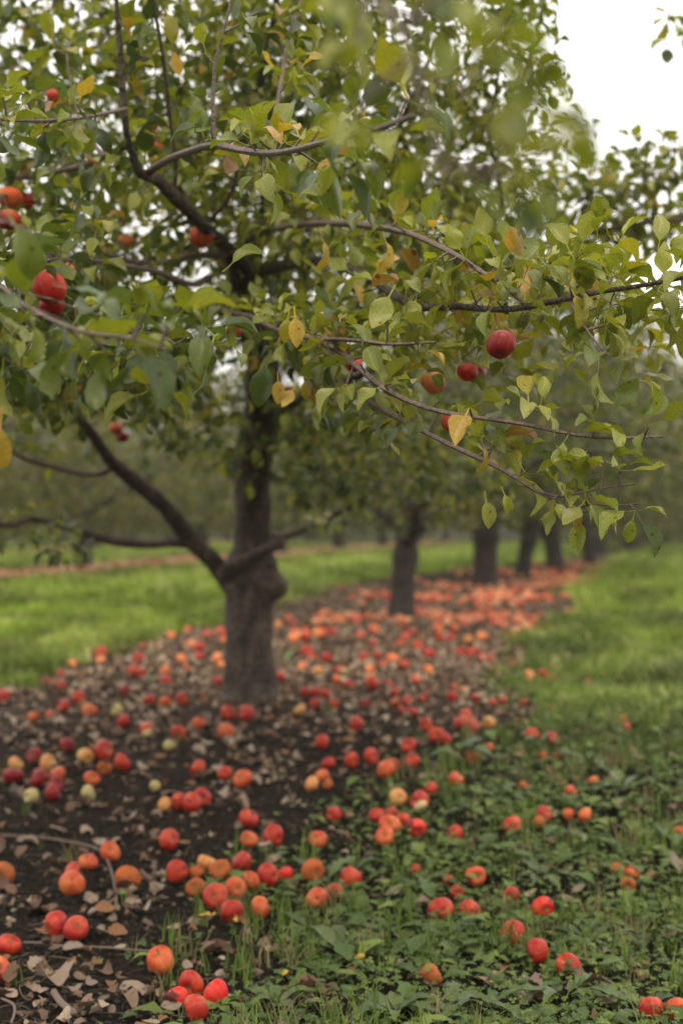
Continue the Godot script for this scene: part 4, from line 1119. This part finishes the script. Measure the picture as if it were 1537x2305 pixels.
func litter(soil: Node3D) -> void:
	var shapes := []
	for k in 15: shapes.append(fallen_shape(k % 3, k))
	var own := []
	for s in shapes:
		var row := []
		for m in M.dead: row.append(s.mesh(m))
		own.append(row)
	# the leaves the photograph shows largest: px, py, length px, shape, tone
	var big := [[310, 2222, 84, 2, 0], [118, 2225, 88, 1, 0], [25, 2250, 50, 0, 0], [88, 2190, 40, 1, 3], [108, 2187, 40, 0, 2], [160, 2142, 50, 1, 5], [228, 2112, 42, 2, 5], [252, 2248, 40, 2, 2], [163, 2250, 40, 1, 5], [290, 2265, 66, 0, 1], [310, 2288, 44, 1, 0], [195, 2280, 66, 2, 1], [388, 2275, 78, 0, 5], [420, 2193, 44, 0, 0], [478, 2150, 48, 0, 1], [387, 2095, 52, 0, 0], [323, 2062, 42, 1, 3], [300, 2042, 46, 0, 0], [432, 2075, 50, 1, 5], [20, 2050, 50, 0, 1], [110, 2055, 46, 1, 2], [240, 2062, 56, 0, 6], [100, 2095, 62, 2, 4], [205, 2020, 38, 1, 0], [878, 2025, 62, 1, 3], [830, 2090, 60, 2, 1], [845, 2130, 56, 1, 1], [1143, 2225, 60, 2, 3], [1200, 2230, 40, 1, 5], [940, 2220, 56, 0, 2], [1280, 2035, 50, 1, 1], [1195, 2025, 40, 0, 3], [1300, 2010, 40, 0, 5], [690, 2245, 60, 1, 2], [740, 2270, 60, 0, 4], [660, 2255, 50, 0, 4], [1530, 1960, 56, 1, 5], [1380, 2265, 60, 0, 2], [1440, 2195, 46, 1, 2], [1255, 1870, 28, 1, 6], [1235, 1905, 34, 2, 1], [600, 1920, 50, 2, 3], [620, 1945, 46, 1, 0], [350, 1905, 36, 0, 3], [70, 1905, 36, 0, 0], [130, 1875, 44, 1, 3], [195, 1870, 40, 2, 3], [120, 1835, 34, 1, 0], [290, 1860, 44, 1, 3], [310, 1880, 40, 0, 0], [440, 1850, 40, 0, 1], [500, 1800, 36, 1, 3], [650, 1820, 44, 2, 3], [590, 1705, 60, 2, 0], [385, 1790, 50, 1, 1], [410, 1905, 40, 1, 6], [360, 2000, 46, 1, 0]]
	var n := 0
	for a in big:
		var p := hit(a[0], a[1])
		var o := MeshInstance3D.new()
		o.mesh = own[(n * 3 + a[3]) % 15][a[4]]
		o.name = "dry_leaf"
		soil.add_child(o, true)
		o.transform = lie(p.x, -p.z, 0.018, 0.35, a[2] * -p.z / FOCAL)
		n += 1
	while n < 240:
		var d := 3.2 + 4.2 * pow(rng.randf(), 1.1)
		var x := R(-0.26, 0.26) * d
		var k := bare(x, d)
		if rng.randf() > (0.95 if k > 0.5 else 0.45): continue
		var tone: int = [0, 1, 2, 3, 4, 5, 6, 1, 2, 4, 2][rng.randi() % 11]
		var o := MeshInstance3D.new()
		o.mesh = own[rng.randi() % 15][tone]
		o.name = "dry_leaf"
		soil.add_child(o, true)
		o.transform = lie(x, d, R(0.008, 0.022), 0.5, R(0.04, 0.085))
		n += 1
	var tones := [Color(0.40, 0.30, 0.21), Color(0.28, 0.19, 0.125), Color(0.18, 0.11, 0.07), Color(0.50, 0.40, 0.29), Color(0.11, 0.07, 0.05), Color(0.30, 0.16, 0.07), Color(0.22, 0.16, 0.115)]
	for k in 6:
		var where: Array[Transform3D] = []
		var tint := PackedColorArray()
		for q in 4600:
			var d := 3.1 + 17.0 * pow(rng.randf(), 1.25)
			var x := lerpf(edge_at(left_edge, d) - 0.3, edge_at(right_edge, d) + 0.25, rng.randf()) if d > 7.0 else R(-0.3, 0.3) * d
			if rng.randf() > lerpf(0.22, 1.0, bare(x, d)) * lerpf(0.26, 0.75, smoothstep(6.0, 9.5, d)) * (1.0 + 0.9 * noise.get_noise_2d(x * 90.0, d * 90.0)): continue
			where.append(lie(x, d, R(0.004, 0.018), 0.4, R(0.03, 0.07) if d > 6 else R(0.012, 0.045)))
			var e := 1.0 + 0.35 * smoothstep(6.0, 8.5, d)
			var c: Color = tones[rng.randi() % 7]
			tint.append(Color(c.r * e, c.g * e, c.b * e))
		for q in 900:
			var d := R(18, 60)
			var x: float = ([-2.47, -11.0, -19.5][q % 3] + 0.248 * d) / 0.969 + rng.randfn() * 0.5
			where.append(lie(x, d, 0.02, 0.5, R(0.07, 0.14)))
			tint.append(tones[rng.randi() % 7])
		scatter("leaf_litter", shapes[k * 2].mesh(M.litter), where, tint, soil)
	# straw and broken stalks
	var where: Array[Transform3D] = []
	var tint := PackedColorArray()
	var b := Buf.new()
	tube(b, PackedVector3Array([Vector3(-0.5, 0, 0), Vector3(-0.15, 0.03, 0.04), Vector3(0.2, 0.01, 0.02), Vector3(0.5, 0.0, -0.05)]), PackedFloat32Array([0.012, 0.014, 0.013, 0.008]), 4)
	for q in 1700:
		var d := 3.1 + 8.0 * pow(rng.randf(), 1.3)
		var x := R(-0.29, 0.29) * d
		if rng.randf() > lerpf(0.25, 1.0, bare(x, d)): continue
		where.append(lie(x, d, R(0.002, 0.010), 0.12, R(0.03, 0.13)))
		tint.append([Color(0.10, 0.075, 0.055), Color(0.20, 0.15, 0.11), Color(0.07, 0.05, 0.04), Color(0.30, 0.23, 0.16)][rng.randi() % 4])
	scatter("straw", b.mesh(M.litter), where, tint, soil)
	# crumbs of soil
	where = []
	tint = PackedColorArray()
	for q in 9000:
		var d := 3.1 + 5.0 * pow(rng.randf(), 1.3)
		var x := R(-0.29, 0.29) * d
		if bare(x, d) < 0.4: continue
		where.append(lie(x, d, 0.0, 1.0, R(0.003, 0.009)))
		var f := R(0.6, 1.3)
		tint.append(Color(0.045 * f, 0.036 * f, 0.029 * f))
	scatter("soil_crumbs", M.crumb, where, tint, soil)

func sticks() -> void:
	for a in [
		["long thin bare twig lying across black soil towards a single apple", [[55, 2132], [90, 2134], [150, 2140], [230, 2146], [300, 2150], [345, 2152]], 5],
		["bent grey stalk arching over soil beside an orange apple", [[5, 1890], [90, 1893], [170, 1905], [225, 1925], [248, 1960], [260, 2010], [262, 2048]], 6],
		["thick split grey stick lying among dry leaves near the bottom", [[122, 2246], [140, 2270], [168, 2294]], 16],
		["forked dark twig near the left bottom corner under dry leaves", [[5, 2262], [30, 2275], [34, 2292], [26, 2315]], 6],
		["thin dark twig leaning under the rotten-holed apple", [[318, 1968], [345, 1995], [360, 2012]], 5],
		["brown twig crossing litter below the apple with the orange leaf", [[200, 2070], [240, 2045], [262, 2030]], 6],
		["reddish twig in weeds leading to the bottom right corner", [[1345, 2205], [1390, 2235], [1440, 2270]], 6],
	]:
		var first := hit(a[1][0][0], a[1][0][1])
		var p := []
		for q in a[1]:
			var h := hit(q[0], q[1])
			p.append([h + Vector3(0, 0.012 + R(0, 0.006), 0) - first, a[2] * 0.5 * -h.z / FOCAL])
		var o := put("fallen_twig", limb_mesh(curve_through(p, 3), 6, M.dry_twig, 0.15))
		o.position = first
		tag(o, a[0], "twig", "twigs lying on the ground")

func special_leaves() -> void:
	var k := 0
	for a in [[456, 2088, 44, "yellow fallen leaf on dark soil below the biggest apple cluster"], [527, 2093, 18, "scrap of yellow leaf right of the larger yellow fallen leaf"], [808, 2178, 46, "orange-yellow fallen leaf caught in clover"], [640, 2208, 34, "small yellow leaf among grass blades at the bottom"], [1105, 2235, 10, "tiny rust-orange leaf scrap on the clover beside the pale dry leaf"]]:
		var p := hit(a[0], a[1])
		var o := put("yellow_leaf", fallen_shape(k % 3, 60 + k).mesh(M.gold))
		o.transform = lie(p.x, -p.z, 0.03, 0.3, a[2] * -p.z / FOCAL)
		tag(o, a[3], "leaf", "yellow leaves fallen on the ground")
		k += 1

func weeds() -> void:
	var shapes := []
	for k in 3: shapes.append(leaf_shape(9, 2, [0.35, 0.25, 0.5][k], [0.9, 1.3, 0.6][k], 0.15, [0.24, 0.30, 0.17][k], [0.30, 0.05, 0.22][k], 0.12))
	var list := [
		[1028, 1712, 0.24, 4, 1, "upright broad-leaved weed standing on litter among red apples"],
		[1215, 1680, 0.16, 4, 1, "grey-green broad weed leaf leaning on two red apples"],
		[735, 1990, 0.20, 7, 0, "dandelion with toothed leaves round the apple with the dark eye"],
		[790, 1968, 0.15, 6, 0, "dandelion whose leaves cover a half-hidden red apple"],
		[950, 1990, 0.17, 7, 0, "dandelion tuft in front of the group of six apples"],
		[1010, 2120, 0.20, 8, 0, "large dandelion below the red apple with the dark eye"],
		[880, 2110, 0.18, 7, 2, "narrow-leaved weed beside two pale dry leaves"],
		[760, 2150, 0.15, 6, 1, "plantain with rounded leaves left of the orange-yellow leaf"],
		[1000, 2270, 0.19, 7, 0, "dandelion at the bottom edge under the sunken brown apple"],
		[890, 2290, 0.15, 6, 1, "round-leaved plantain at the bottom edge by long grass"],
		[1100, 2270, 0.16, 6, 0, "dandelion at the bottom edge under the pale dry leaf"],
		[1330, 2120, 0.18, 7, 0, "dandelion rosette right of the tall wormy apple"],
		[1450, 2110, 0.17, 7, 2, "spread rosette of narrow leaves near the right edge"],
		[1440, 2280, 0.17, 6, 0, "dandelion in front of the bottom right apples"],
		[1130, 1800, 0.20, 7, 0, "dandelion clump left of the single red apple in the weeds"],
		[1060, 1830, 0.18, 7, 2, "narrow-leaved weed above the sunken red apple"],
		[1320, 1720, 0.20, 7, 0, "tall weed tuft at the right beyond the small orange apples"],
		[1400, 1780, 0.20, 8, 2, "spiky weed tuft in the right-hand grass"],
		[1330, 1900, 0.18, 7, 0, "dandelion between the weeds' orange apples and the clover"],
		[1220, 1980, 0.17, 7, 0, "dandelion above the red apple with a dark hole"],
		[1480, 1880, 0.17, 7, 0, "dandelion left of the bruised apple at the right edge"],
		[620, 2270, 0.12, 5, 1, "small light weed at the border of soil and grass"],
		[540, 1420, 0.14, 5, 2, "weed tuft in the grass just left of the nearest trunk"],
		[640, 1500, 0.30, 5, 2, "tall weed stem growing right of the nearest trunk"],
		[700, 2100, 0.16, 6, 0, "dandelion at the left rim of the weeds"],
		[1270, 2250, 0.16, 7, 0, "dandelion between the striped apple and the corner twig"],
	]
	for a in list:
		var p := hit(a[0], a[1])
		var root := base("weed_plant", p)
		tag(root, a[5], "weed", "broad-leaved weeds in the grass")
		var turn := R(0, TAU)
		for k in a[3]:
			turn += TAU / a[3] + R(-0.3, 0.3)
			var up := R(0.25, 0.9) if a[4] != 1 else R(0.8, 1.6)
			var dir := Vector3(cos(turn), up, sin(turn)).normalized()
			var side := dir.cross(Vector3.UP).normalized()
			var nrm := side.cross(dir)
			if nrm.y < 0: nrm = -nrm
			var s: float = a[2] * R(0.65, 1.1)
			var o := MeshInstance3D.new()
			o.mesh = shapes[a[4]].mesh(M.weed[k % 3])
			o.name = "leaf"
			root.add_child(o, true)
			o.transform = Transform3D(Basis(nrm.cross(dir) * s, nrm * s, dir * s), Vector3(0, 0.004, 0))

func tuft(g: RandomNumberGenerator, blades: int, spread: float) -> ArrayMesh:       # 1 high
	var b := Buf.new()
	for k in blades:
		var a := g.randf_range(0, TAU)
		var out := Vector3(cos(a), 0, sin(a))
		var side := out.cross(Vector3.UP).normalized().rotated(Vector3.UP, g.randf_range(-0.8, 0.8))
		var p := Vector3(g.randf_range(-1, 1), 0, g.randf_range(-1, 1)) * spread * 0.4
		var h := g.randf_range(0.55, 1.1)
		var bend := g.randf_range(0.15, 0.9)
		var w := g.randf_range(0.022, 0.04)
		var f := b.v.size()
		for i in 4:
			var t := i / 3.0
			var q := p + out * bend * h * t * t * 0.7 + Vector3(0, h * (t - 0.25 * bend * t * t), 0)
			b.v.append(q - side * w * (1.0 - t * 0.92))
			b.v.append(q + side * w * (1.0 - t * 0.92))
		for i in 3:
			var e := f + i * 2
			b.idx.append_array([e, e + 1, e + 2, e + 1, e + 3, e + 2])
	b.smooth()
	return b.mesh(M.grass)

func clover_mesh() -> ArrayMesh:      # three leaflets on a thin stalk, 1 wide
	var b := Buf.new()
	for k in 3:
		var a := TAU * k / 3
		var o := Vector3(cos(a), 0, sin(a))
		var s := Vector3(-sin(a), 0, cos(a))
		var f := b.v.size()
		for p in [Vector3(0, 0, 0), o * 0.22 - s * 0.2 + Vector3(0, 0.05, 0), o * 0.46 - s * 0.17 + Vector3(0, 0.06, 0), o * 0.42 + Vector3(0, 0.0, 0), o * 0.46 + s * 0.17 + Vector3(0, 0.06, 0), o * 0.22 + s * 0.2 + Vector3(0, 0.05, 0)]:
			b.v.append(p)
		for q in [[0, 1, 3], [1, 2, 3], [0, 3, 5], [3, 4, 5]]:
			b.idx.append_array([f + q[0], f + q[1], f + q[2]])
	var f := b.v.size()
	for p in [Vector3(-0.015, 0, 0), Vector3(0.015, 0, 0), Vector3(0.1, -1.6, 0.1), Vector3(0.13, -1.6, 0.1)]: b.v.append(p)
	b.idx.append_array([f, f + 1, f + 2, f + 1, f + 3, f + 2])
	b.smooth()
	return b.mesh(M.grass)

func green_cover() -> void:
	var g := RandomNumberGenerator.new()
	g.seed = 77
	# clover and seedlings in the near right-hand green
	var where: Array[Transform3D] = []
	var tint := PackedColorArray()
	var greens := [Color(0.105, 0.155, 0.038), Color(0.075, 0.120, 0.032), Color(0.15, 0.20, 0.05), Color(0.085, 0.130, 0.048)]
	for q in 52000:
		var d := 3.1 + 7.5 * pow(rng.randf(), 1.2)
		var x := R(-0.3, 0.32) * d
		var k := bare(x, d)
		var patch := 0.62 + 0.75 * noise.get_noise_2d(x * 130.0, d * 130.0 + 900)
		if rng.randf() > (1.0 - k) * patch * 0.85 + 0.015 * (1.0 if noise.get_noise_2d(x * 90, d * 90) > 0.25 else 0.1): continue
		var s := R(0.010, 0.026)
		var up := Vector3(R(-0.5, 0.5), 1, R(-0.5, 0.5) + 0.15).normalized()
		var f := Vector3(R(-1, 1), 0, R(-1, 1)).normalized()
		f = (f - up * f.dot(up)).normalized()
		where.append(Transform3D(Basis(up.cross(f) * s, up * s, f * s), Vector3(x, ground(x, d) + R(0.008, 0.055) * (1.0 - 0.6 * k), -d)))
		var e := R(0.7, 1.25)
		var c: Color = greens[rng.randi() % 4]
		tint.append(Color(c.r * e, c.g * e, c.b * e))
	tag(scatter("clover", clover_mesh(), where, tint), "low dark green clover covering the ground at the right", "clover")
	# small broad leaves mixed into the clover
	where = []
	tint = PackedColorArray()
	for q in 22000:
		var d := 3.1 * pow(5.0, rng.randf())
		var x := R(-0.3, 0.32) * d
		if rng.randf() > (1.0 - bare(x, d)) * (lerpf(0.46, 0.6, smoothstep(4.0, 8.0, d)) + 1.2 * noise.get_noise_2d(x * 140.0 + 77, d * 140.0)): continue
		var a := R(0, TAU)
		var dir := Vector3(cos(a), R(0.2, 1.1), sin(a)).normalized()
		var side := dir.cross(Vector3.UP).normalized()
		var s := R(0.03, 0.08) * (1.0 if rng.randf() < 0.8 else 1.7) * (1.0 + 0.5 * smoothstep(7.0, 13.0, d))
		where.append(Transform3D(Basis(side * -s, side.cross(dir) * s, dir * s), Vector3(x, ground(x, d) + 0.004, -d)))
		var e := R(0.75, 1.3)
		var c: Color = greens[rng.randi() % 4]
		tint.append(Color(c.r * e, c.g * e, c.b * e))
	tag(scatter("ground_leaves", leaf_shape(5, 2, 0.3, 0.9, 0.1, 0.4, 0.2, 0.2).mesh(M.grass), where, tint), "small broad leaves of weeds growing through the clover", "weeds")
	# grass
	var near: Array[Transform3D] = []
	var near_c := PackedColorArray()
	var far: Array[Transform3D] = []
	var far_c := PackedColorArray()
	var thin: Array[Transform3D] = []
	var thin_c := PackedColorArray()
	for q in 90000:
		var d := 6.0 * pow(9.0, rng.randf())
		var x := R(-0.36, 0.36) * d
		if bare(x, d) > 0.25 + 0.5 * rng.randf(): continue
		var h := R(0.05, 0.16) * (1.0 + 1.1 * noise.get_noise_2d(x * 90, d * 90)) * smoothstep(5.0, 10.0, d + (0.0 if x > 0 else 2.5))
		if h < 0.03: continue
		var e := R(0.7, 1.35) * (1.0 + 1.0 * noise.get_noise_2d(x * 75.0, d * 75.0))
		var c := Color(0.185, 0.262, 0.028).lerp(Color(0.245, 0.295, 0.058), clampf(noise.get_noise_2d(x * 30.0 + 500, d * 30.0) * 1.2 + 0.25, 0, 1))
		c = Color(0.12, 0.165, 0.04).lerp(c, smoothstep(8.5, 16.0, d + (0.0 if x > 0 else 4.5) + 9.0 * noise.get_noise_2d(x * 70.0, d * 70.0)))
		if rng.randf() < 0.12: c = Color(0.42, 0.42, 0.18)
		var b := Basis(Vector3.UP, R(0, TAU)).scaled(Vector3(h * 1.3, h, h * 1.3))
		if d < 16:
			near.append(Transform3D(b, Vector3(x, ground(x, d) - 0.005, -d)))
			near_c.append(Color(c.r * e, c.g * e, c.b * e))
		else:
			far.append(Transform3D(b.scaled(Vector3(1.8, 1.1, 1.8)), Vector3(x, ground(x, d) - 0.005, -d)))
			far_c.append(Color(c.r * e, c.g * e, c.b * e))
	for q in 11000:
		var d := 3.1 + 7.5 * rng.randf()
		var x := R(-0.3, 0.32) * d
		var k := bare(x, d)
		var rim := 1.0 - absf(k - 0.45) * 2.0
		if rng.randf() > (1.0 - k) * (0.16 + 0.6 * noise.get_noise_2d(x * 110.0 + 40, d * 110.0)) + maxf(rim, 0) * 0.16 + 0.006: continue
		var h := R(0.04, 0.14) * (1.0 + 0.6 * noise.get_noise_2d(x * 110.0, d * 110.0))
		thin.append(Transform3D(Basis(Vector3.UP, R(0, TAU)).scaled(Vector3(h * 1.1, h, h * 1.1)), Vector3(x, ground(x, d) - 0.004, -d)))
		var e := R(0.6, 1.2)
		var c := Color(0.13, 0.19, 0.04) if rng.randf() < 0.72 else Color(0.24, 0.20, 0.11)
		thin_c.append(Color(c.r * e, c.g * e, c.b * e))
	tag(scatter("grass", tuft(g, 10, 1.0), near, near_c), "bright green mown grass in the lanes either side of the tree row", "grass")
	tag(scatter("grass", tuft(g, 12, 1.4), far, far_c), "blurred bright grass farther down the orchard lanes", "grass")
	tag(scatter("grass", tuft(g, 6, 0.5), thin, thin_c), "sparse dark grass blades between clover and bare soil", "grass")

# ---------- the rest of the orchard ----------
func place_tree(proto: Node3D, called: String, x: float, d: float, turn: float, size: float, label: String, group: String) -> void:
	var o: Node3D = proto.duplicate()
	o.name = numbered(called)
	add_child(o, true)
	o.transform = Transform3D(Basis(Vector3.UP, turn).scaled(Vector3.ONE * size), Vector3(x, ground(x, d) - 0.02, -d))
	tag(o, label, "tree", group)

func orchard() -> void:
	var row_a := orchard_tree(501, 4.3, 2.6, 0.115, 0.64, 1700, 0.125, 0.04, 0.3, 0.62)
	var row_b := orchard_tree(502, 4.1, 2.5, 0.145, 0.70, 1700, 0.125, 0.05, 0.3, 0.62)
	var side := orchard_tree(503, 4.0, 2.7, 0.14, 1.0, 1600, 0.14, 0.10, 0.6, 0.62, 0.6)
	var far := orchard_tree(504, 4.2, 2.8, 0.16, 0.95, 1000, 0.20, 0.08, 0.6, 0.5, 0.4)
	var tall := orchard_tree(505, 9.0, 3.4, 0.16, 0.6, 1000, 0.30, 0.25, 0.9, 0.7)
	var mid := "apple trees of the middle row"
	var k := 0
	for a in [[902, 1397, "second apple tree of the middle row, dark slender trunk forking above the apple carpet"], [1090, 1326, "third apple tree of the middle row, stout dark trunk"], [1174, 1302, "fourth apple tree of the middle row, thin dark trunk close behind the third"], [1250, 1286, "fifth apple tree of the middle row, broad blurred trunk"], [1330, 1275, "sixth apple tree of the middle row, faint trunk near the grass lane"]]:
		var p := hit(a[0], a[1])
		place_tree([row_a, row_b][k % 2], "apple_tree", p.x, -p.z, k * 2.1 + 0.4, [0.98, 1.12, 1.0, 1.1, 1.05][k], a[2], mid)
		k += 1
	for q in 8:
		var d := 36.0 + q * 5.6
		place_tree(far, "apple_tree", (-2.47 + 0.248 * d) / 0.969 + R(-0.3, 0.3), d, q * 1.7, R(0.95, 1.1), "hazy apple tree of the middle row, %s beyond the sixth trunk" % NTH[q], mid)
	var left := "apple trees of the left-hand row"
	var names := {26: "apple tree of the row behind, trunk framed by the two low limbs at the left", 38: "apple tree of the row behind, trunk just right of the nearest trunk", 44: "apple tree of the row behind, small trunk left of the second trunk"}
	k = 0
	for d in [14.5, 20.5, 26.0, 32.0, 38.0, 44.0, 50.0, 56.0, 62.0]:
		var x: float = (-11.0 + 0.248 * d) / 0.969
		place_tree(side if d < 40 else far, "apple_tree", x, d, d * 1.3, R(0.95, 1.1), names.get(int(d), "apple tree of the first row behind, %s from its near end" % NTH[k]), left)
		k += 1
	k = 0
	for d in [34.0, 40.5, 47.0, 53.5, 60.0, 66.0, 72.0]:
		place_tree(far, "apple_tree", (-19.5 + 0.248 * d) / 0.969, d, d * 1.9, R(0.95, 1.15), "blurred apple tree of the second row behind, %s from its near end" % NTH[k], "apple trees of the far left row")
		k += 1
	k = 0
	for d in [48.0, 56.0, 64.0, 72.0]:
		place_tree(far, "apple_tree", (-28.0 + 0.248 * d) / 0.969, d, d * 2.3, R(1.0, 1.2), "blurred apple tree of the third row behind, %s from its near end" % NTH[k], "apple trees closing the left view")
		k += 1
	k = 0
	for a in [[1500, 56], [1410, 66], [1600, 60], [1330, 82], [1640, 70], [1180, 88], [1420, 92], [1000, 95], [820, 96], [640, 95], [450, 93], [250, 92], [60, 90], [-120, 88]]:
		var p := W(a[0], 1200, a[1])
		var what: String = "tall pale yellowish tree rising at the right end of the lane" if k == 0 else "tall pale tree of the far windbreak, %s in its line" % NTH[k]
		place_tree(tall, "tall_tree", p.x, a[1], k * 1.1, R(0.85, 1.05) if k else 1.1, what, "" if k == 0 else "tall trees of the far windbreak")
		k += 1
	for t in [row_a, row_b, side, far, tall]: t.free()
	var where: Array[Transform3D] = []
	var tint := PackedColorArray()
	for q in 24000:
		var d := R(70, 100)
		var x := R(-0.34, 0.36) * d
		var top := 3.2 + 1.8 * noise.get_noise_2d(x * 22.0, d * 22.0)
		var s := R(0.2, 0.5)
		var y := Vector3(R(-1, 1), R(0.2, 1), R(-1, 1)).normalized()
		var z := y.cross(Vector3(R(-1, 1), 0.1, R(-1, 1))).normalized()
		where.append(Transform3D(Basis(y.cross(z) * s, y * s, z * s), Vector3(x, ground(x, d) + top * rng.randf(), -d)))
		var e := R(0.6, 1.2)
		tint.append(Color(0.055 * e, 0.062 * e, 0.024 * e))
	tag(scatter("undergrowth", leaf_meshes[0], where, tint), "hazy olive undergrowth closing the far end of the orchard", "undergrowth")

func _ready() -> void:
	var cam := Camera3D.new()
	cam.name = "camera"
	add_child(cam)
	cam.position = Vector3(0, EYE, 0)
	cam.near = 0.1
	cam.far = 900.0
	var lens := CameraAttributesPhysical.new()
	lens.frustum_focal_length = 50.0
	lens.frustum_focus_distance = 3.05
	lens.exposure_aperture = 2.2
	cam.attributes = lens
	cam.fov = rad_to_deg(2.0 * atan(MIDY / FOCAL))
	cam.current = true
	var sky_look := ProceduralSkyMaterial.new()
	sky_look.sky_top_color = Color(1.21, 1.195, 1.17)
	sky_look.sky_horizon_color = Color(0.935, 0.925, 0.91)
	sky_look.sky_energy_multiplier = 1.0
	sky_look.sky_curve = 0.6
	sky_look.ground_horizon_color = Color(0.5, 0.5, 0.45)
	sky_look.ground_bottom_color = Color(0.3, 0.3, 0.26)
	var sky := Sky.new()
	sky.sky_material = sky_look
	var env := Environment.new()
	env.background_mode = Environment.BG_SKY
	env.sky = sky
	env.tonemap_mode = Environment.TONE_MAPPER_LINEAR
	env.tonemap_exposure = 1.72
	env.fog_enabled = true
	env.fog_light_color = Color(0.86, 0.85, 0.83)
	env.fog_density = 0.0011
	env.sdfgi_enabled = true
	env.ssao_enabled = true
	env.ssil_enabled = true
	var air := WorldEnvironment.new()
	air.name = "air"
	air.environment = env
	add_child(air)
	var sun := DirectionalLight3D.new()
	sun.name = "sun"
	sun.light_color = Color(1.0, 0.94, 0.86)
	sun.light_energy = 0.5
	sun.light_angular_distance = 40.0
	sun.shadow_enabled = true
	sun.rotation_degrees = Vector3(-62, 24, 0)
	add_child(sun)

	rng.seed = 20241
	noise.seed = 4
	noise.frequency = 0.01
	noise.fractal_octaves = 3
	for q in [[-900, 2400], [-700, 1900], [-420, 1640], [0, 1562], [180, 1490], [420, 1425], [660, 1345], [800, 1305], [1000, 1285], [1200, 1268], [1310, 1258]]:
		var p := hit(q[0], q[1])
		left_edge.append(Vector2(-p.z, p.x))
	for q in [[600, 2305], [650, 2120], [740, 1975], [900, 1855], [1000, 1765], [1130, 1620], [1230, 1500], [1290, 1385], [1330, 1325], [1360, 1285], [1385, 1262]]:
		var p := hit(q[0], q[1])
		right_edge.append(Vector2(-p.z, p.x))
	materials()
	leaf_meshes = []
	for k in 3: leaf_meshes.append(leaf_shape(4, 2, [0.35, 0.2, 0.5][k], [0.7, 1.2, 0.3][k], 0.1, [0.41, 0.37, 0.45][k]).mesh(M.far_leaf))
	near_leaf_meshes = []
	for k in 6: near_leaf_meshes.append(leaf_shape(8, 4, [0.55, 0.2, 0.8, 0.4, 0.25, 0.65][k], [0.8, 1.5, 0.3, 1.2, -0.5, 1.0][k], [0.18, 0.28, 0.12, 0.32, 0.2, 0.22][k], [0.385, 0.35, 0.42, 0.335, 0.44, 0.37][k], 0.03).mesh(M["leaf%d" % (k % 3)]))
	M.apple_shapes = []
	for k in 6:
		var s := apple_shape(k)
		if k == 0: M.apple_points = s.v
		M.apple_shapes.append(s.mesh(null))
	var crumb := Buf.new()
	for q in [Vector3(1, 0.1, 0), Vector3(0.2, 0.9, 0.1), Vector3(-0.3, 0.1, 0.9), Vector3(-0.9, 0.2, -0.4), Vector3(0.1, -0.6, 0.0), Vector3(0.2, 0.2, -0.9)]: crumb.v.append(q)
	crumb.idx.append_array([0, 1, 2, 2, 1, 3, 3, 1, 5, 5, 1, 0, 0, 2, 4, 2, 3, 4, 3, 5, 4, 5, 0, 4])
	crumb.smooth()
	M.crumb = crumb.mesh(M.litter)

	var soil := make_ground()
	near_tree()
	orchard()
	rng.seed = 7
	hanging_apples()
	lay_windfalls()
	for key in protos: protos[key].free()
	weeds()
	sticks()
	special_leaves()
	litter(soil)
	green_cover()
	print("fov ", cam.fov)
